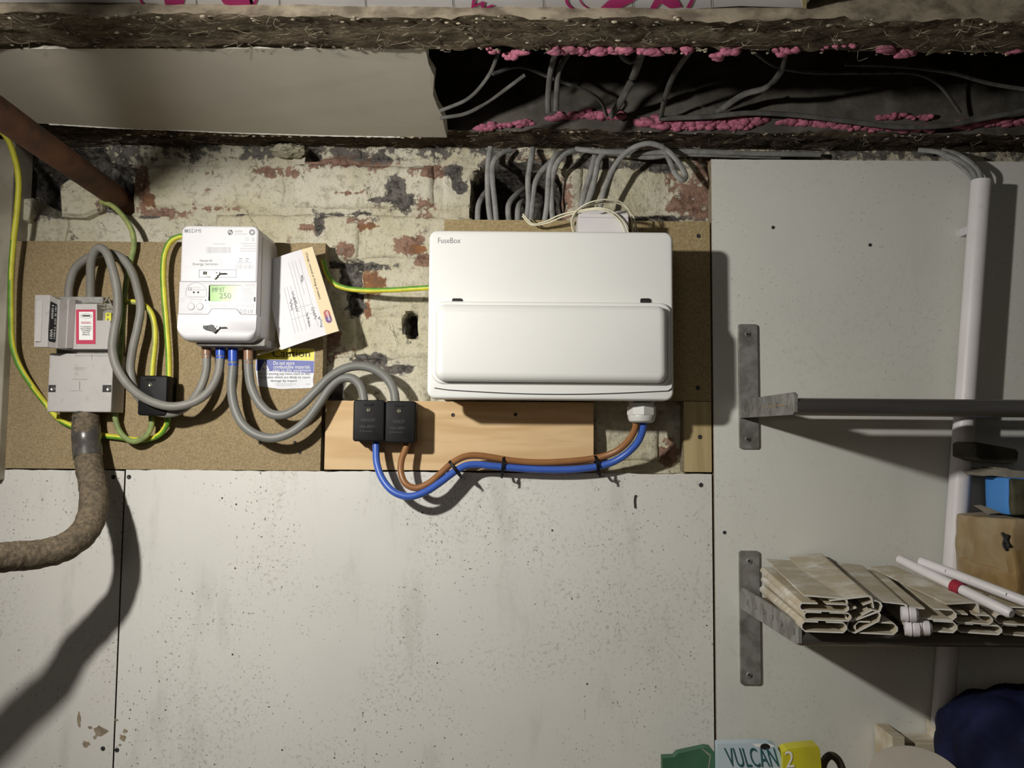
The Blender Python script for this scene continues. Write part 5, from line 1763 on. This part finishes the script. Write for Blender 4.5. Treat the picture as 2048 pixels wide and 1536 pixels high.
p1 = ppipe((1798, 1118, .12), (2024, 1228, .27), 10, 'thin white pipe lying across the pile, nearer one', (0.28, 0.83))
p2 = ppipe((1840, 1122, .145), (2110, 1226, .275), 10, 'thin white pipe lying across the pile, farther one', (0.22, 0.68))
bm = bmesh.new()
pc = P(1798, 1118, .12).lerp(P(2024, 1228, .27), 0.56)
dv = (P(2024, 1228, .27) - P(1798, 1118, .12)).normalized()
lathe(bm, pc - dv * 0.006, dv, [(0, 0.0066), (0, 0.0082), (0.012, 0.0082), (0.012, 0.0066)], 16)
tag(obj('red_ring', bm, M['red_plug']), 'small dark red plastic ring on the nearer white pipe', 'ring')
for (x, y, lab) in ((1819, 1229, 'white end cap poking out between the middle channels'), (1826, 1258, 'white pipe coupling low in the pile, left one'), (1846, 1256, 'white pipe coupling low in the pile, right one')):
    c = P(x, y, .262)
    bm = bmesh.new(); lathe(bm, c + Vector((-0.008, 0.004, 0)), (1, -0.35, 0), [(0, 0.004), (0.0005, 0.008), (0.007, 0.0088), (0.0072, 0.0074), (0.009, 0.0074), (0.0092, 0.0088), (0.015, 0.0082), (0.018, 0.005), (0.0185, 0.0005)], 18)
    tag(obj('pipe_coupling', bm, M['white_pvc'], smooth=True), lab, 'coupling')

# ------------------------------------------------------------------ boxes on the lower shelf
ZB = ZS2 + 0.045


def crumple_box(name, x0_, x1_, y0_, y1_, z0_, z1_, mats, amp, seed, parent=None, sub=8):
    bm = bmesh.new()
    box(bm, x0_, x1_, y0_, y1_, z0_, z1_, 0.003, 2)
    bmesh.ops.subdivide_edges(bm, edges=bm.edges[:], cuts=sub, use_grid_fill=True)
    for v in bm.verts:
        q = v.co * 15 + Vector((seed, seed, seed))
        v.co += Vector((noise.noise(q), noise.noise(q + Vector((7, 0, 0))), noise.noise(q + Vector((0, 7, 0))))) * amp + \
            Vector((noise.noise(q * 4), noise.noise(q * 4 + Vector((7, 0, 0))), noise.noise(q * 4 + Vector((0, 7, 0))))) * amp * 0.35
    return obj(name, bm, mats, parent, smooth=True, sharp=30)


cb = thing('cardboard_box', P(1975, 1180, .10), 'battered brown cardboard box with shiny tape on the lower shelf', 'box')


def PX(px, py, x):                      # point seen at a pixel on the upright plane at x
    r_ = ray(px, py)
    t_ = x / r_.x
    return Vector((x, CAMY + r_.y * t_, CAMZ + r_.z * t_))


xa = P(1907, 1100, .078).x
zt = P(1935, 1024, .078).z
zb_ = PX(2015, 1200, xa).z
crumple_box('carton', xa, xa + 0.26, -0.20, -0.078, zb_, zt, M['cardboard'], 0.006, 3.3, cb, 10)
crumple_box('tape_band', xa - 0.0016, xa + 0.10, -0.2016, -0.084, zb_ + 0.001, zb_ + 0.036, M['tape'], 0.006, 3.3, cb, 9)
crumple_box('corner_tape', xa - 0.0012, xa + 0.05, -0.203, -0.188, zb_ + 0.004, zt - 0.016, M['tape'], 0.007, 6.3, cb, 9)
for q_ in ([(2005, 1066), (2010, 1078), (2008, 1090), (2014, 1100)], [(2016, 1070), (2014, 1082), (2020, 1094)]):
    bm = bmesh.new()
    tube(bm, spline([PX(x, y, xa - 0.004) for x, y in q_], 5), 0.0022, 6)
    obj('tear', bm, M['slot'], cb)
bb = thing('blue_carton', P(2005, 1026, .10), 'bright blue carton with a dark end on top of the cardboard box', 'box')
xb = P(1969, 990, .078).x
zb1 = P(1969, 952, .078).z
zb0 = zt + 0.001
crumple_box('carton', xb, xb + 0.16, -0.128, -0.078, zb0, zb1, M['blue_card'], 0.001, 1.3, bb, 4)
crumple_box('dark_end', xb + 0.001, xb + 0.15, -0.136, -0.127, zb0 + 0.001, zb1 - 0.002, M['dark_thing'], 0.004, 9.3, bb, 6)
bm = bmesh.new(); pprism(bm, [(1948, 1011), (1962, 1010), (1985, 1018), (2003, 1026), (1975, 1028)], .112, .110)
tag(obj('card_scrap', bm, M['scrap']), 'small torn card scrap at the foot of the blue carton', 'scrap')
bm = bmesh.new(); pprism(bm, [(1958, 945), (1990, 938), (2048, 942), (2075, 950), (2075, 960), (2030, 957), (1985, 951), (1966, 952)], .11, .06)
tag(obj('card_scrap', bm, M['scrap']), 'grey torn card lying on top of the blue carton', 'scrap')
bm = bmesh.new(); pprism(bm, [(1990, 934), (2012, 936), (2030, 943), (2010, 946), (1994, 942)], .10, .07)
tag(obj('card_scrap', bm, M['scrap']), 'folded card piece between the blue carton and the dark brush', 'scrap')
bm = bmesh.new()
rp = [(1944, 888), (1952, 884), (2030, 898), (2036, 904), (2034, 922), (2026, 929), (1990, 926), (1960, 922), (1944, 914)]
a_ = [P(x, y, .11) for x, y in rp]
cen = sum(a_, Vector()) / len(a_)
loop_skin(bm, [[cen + (v - cen) * 0.9 + Vector((0, 0.05, 0)) for v in a_], [v + Vector((0, 0.045, 0)) for v in a_], a_, [cen + (v - cen) * 0.9 + Vector((0, -0.005, 0)) for v in a_]])
tag(obj('dark_brush_block', bm, M['dark_thing'], smooth=True), 'dirty dark rounded block lying above the blue carton', 'block')

# ------------------------------------------------------------------ bench clutter along the lower edge
ZBN = P(1500, 1640, .12).z
bt = thing('workbench', Vector((1.0, -0.2, 0)), 'timber workbench below the picture holding the cartons', 'bench')
xbn = P(1300, 1600, .12).x
bm = bmesh.new(); box(bm, xbn, XR - 0.01, -0.42, -DR - 0.001, ZBN - 0.035, ZBN, 0.002)
obj('bench_top', bm, M['bench'], bt)
for lx in (xbn + 0.05, XR - 0.1):
    for ly in (-0.38, -0.09):
        bm = bmesh.new(); box(bm, lx - 0.03, lx + 0.03, ly - 0.03, ly + 0.03, 0.0, ZBN - 0.035, 0.002)
        obj('leg', bm, M['bench'], bt)


def carton(name, outline, df, db, mat, label, cat, inner=None):
    """standing carton: torn outline in front, thickness behind, resting on the bench"""
    t_ = thing(name, Vector((P(outline[0][0], 1536, df).x, -df, ZBN)), label, cat)
    a = [P(x, y, df) for x, y in outline]
    zz = ZBN
    a = [a[0].copy()] + a + [a[-1].copy()]
    a[0].z = zz; a[-1].z = zz
    bm = bmesh.new()
    loop_skin(bm, [[Vector((v.x, -db, v.z)) for v in a], a])
    obj('body', bm, M[mat], t_)
    return t_


g_ = carton('green_carton', [(1325, 1516), (1348, 1515), (1356, 1507), (1411, 1495), (1422, 1497), (1432, 1510), (1440, 1522)], .10, .088, 'green_card', 'dark green torn carton at the bottom edge', 'carton')
decal('crease', [[(1403, 1498), (1405, 1497), (1420, 1509), (1418, 1511)], [(1420, 1510), (1422, 1509), (1418, 1536), (1416, 1536)]], .10, M['scrap'], g_)
v_ = carton('pale_blue_packet', [(1435, 1488), (1504, 1486), (1540, 1487), (1552, 1491), (1560, 1505), (1566, 1536)], .115, .102, 'pale_blue', 'pale blue packet with dark teal lettering at the bottom edge', 'packet')
o_ = P(1458, 1534, .1155)
text_on('lettering', 'VULCAN', o_, P(1559, 1534, .1155) - o_, P(1447, 1495, .1155) - o_, M['teal'], v_, lift=0.0006)
bm = bmesh.new(); lathe(bm, P(1530, 1493, .1152), (0, -1, 0), [(0, 0.0062), (0.0006, 0.0062)], 18)
for v in bm.verts:
    v.co.z = P(1530, 1493, .1152).z + (v.co.z - P(1530, 1493, .1152).z) * 0.6
obj('hanging_hole', bm, M['slot'], v_)
decal('white_patch', [[(1505, 1487), (1540, 1488), (1550, 1492), (1545, 1494), (1512, 1494)]], .115, M['white_print'], v_)
y_ = carton('yellow_carton', [(1566, 1505), (1575, 1499), (1600, 1495), (1636, 1492), (1640, 1500), (1643, 1536)], .122, .103, 'yellow_tin', 'yellow carton with a white numeral at the bottom edge', 'carton')
o_ = P(1572, 1535, .1225)
text_on('lettering', '2', o_, P(1589, 1534, .1225) - o_, P(1569, 1502, .1225) - o_, M['white_print'], y_, lift=0.0006)
bm = bmesh.new()
tube(bm, ppath([(1640, 1560, .09), (1650, 1520, .09), (1662, 1511, .09), (1676, 1520, .09), (1692, 1560, .09)], k=8), 0.005, 10)
tag(obj('bent_strip', bm, M['dark_thing'], smooth=True), 'dark bent strip beside the yellow carton', 'strip')
# white painted wood block
bm = bmesh.new(); pbox(bm, 1786, 1474, 1812, 1640, .085, .035, 0.001); 
wbk = obj('upright_block', bm, M['offwood'])
tag(wbk, 'pale wooden upright block against the right board', 'block')
bm = bmesh.new(); pbox(bm, 1813, 1486, 1912, 1640, .07, .035, 0.002)
tag(obj('timber_offcut', bm, M['offwood']), 'cracked pale timber offcut behind the beige disc', 'timber')
bm = bmesh.new(); pbox(bm, 1876, 1452, 1896, 1486, .065, .035, 0.002)
tag(obj('timber_chip', bm, M['offwood']), 'small pale timber chip at the foot of the conduit', 'timber')
# beige disc lying towards the viewer
dc = P(1836, 1580, .20)
t_ = thing('beige_disc', dc, 'round beige plastic disc with a metal centre ring at the bottom edge', 'disc')
axd = Vector((-0.20, -0.50, 0.84)).normalized()
bm = bmesh.new(); lathe(bm, dc, axd, [(0, 0.056), (0.004, 0.057), (0.006, 0.055), (0.006, 0.026)], 48)
obj('plate', bm, M['disc'], t_, smooth=True)
cc = dc + Vector((-0.018, -0.015, -0.012))
bm = bmesh.new(); lathe(bm, cc + axd * 0.004, axd, [(0, 0.026), (0.006, 0.026), (0.007, 0.0245), (0.004, 0.023), (0.003, 0.023)], 36)
obj('metal_ring', bm, M['chrome'], t_, smooth=True)
bm = bmesh.new(); cyl(bm, cc + axd * 0.003, cc + axd * 0.0085, 0.0225, None, 30)
obj('hub', bm, M['dark_thing'], t_)
bm = bmesh.new(); cyl(bm, Vector((dc.x, dc.y, ZBN)), dc, 0.03, 0.03, 24)
obj('stem', bm, M['disc'], t_)
# dark blue bag
bm = bmesh.new()
r = bmesh.ops.create_icosphere(bm, subdivisions=5, radius=1.0)
bc = P(2030, 1540, .16)
for v in r['verts']:
    w = v.co.normalized()
    k = 1 + 0.22 * noise.noise(w * 1.7 + Vector((2, 5, 1))) + 0.08 * noise.noise(w * 3.4) + 0.02 * noise.noise(w * 9)
    v.co = Vector((w.x * 0.098 * k, w.y * 0.085 * k, w.z * 0.105 * k)) + bc
    v.co.z = max(v.co.z, ZBN + 0.0005)
tag(obj('blue_bag', bm, M['bag_blue'], smooth=True, sharp=80), 'dark blue fabric bag in the lower right corner', 'bag')

flush_texts()
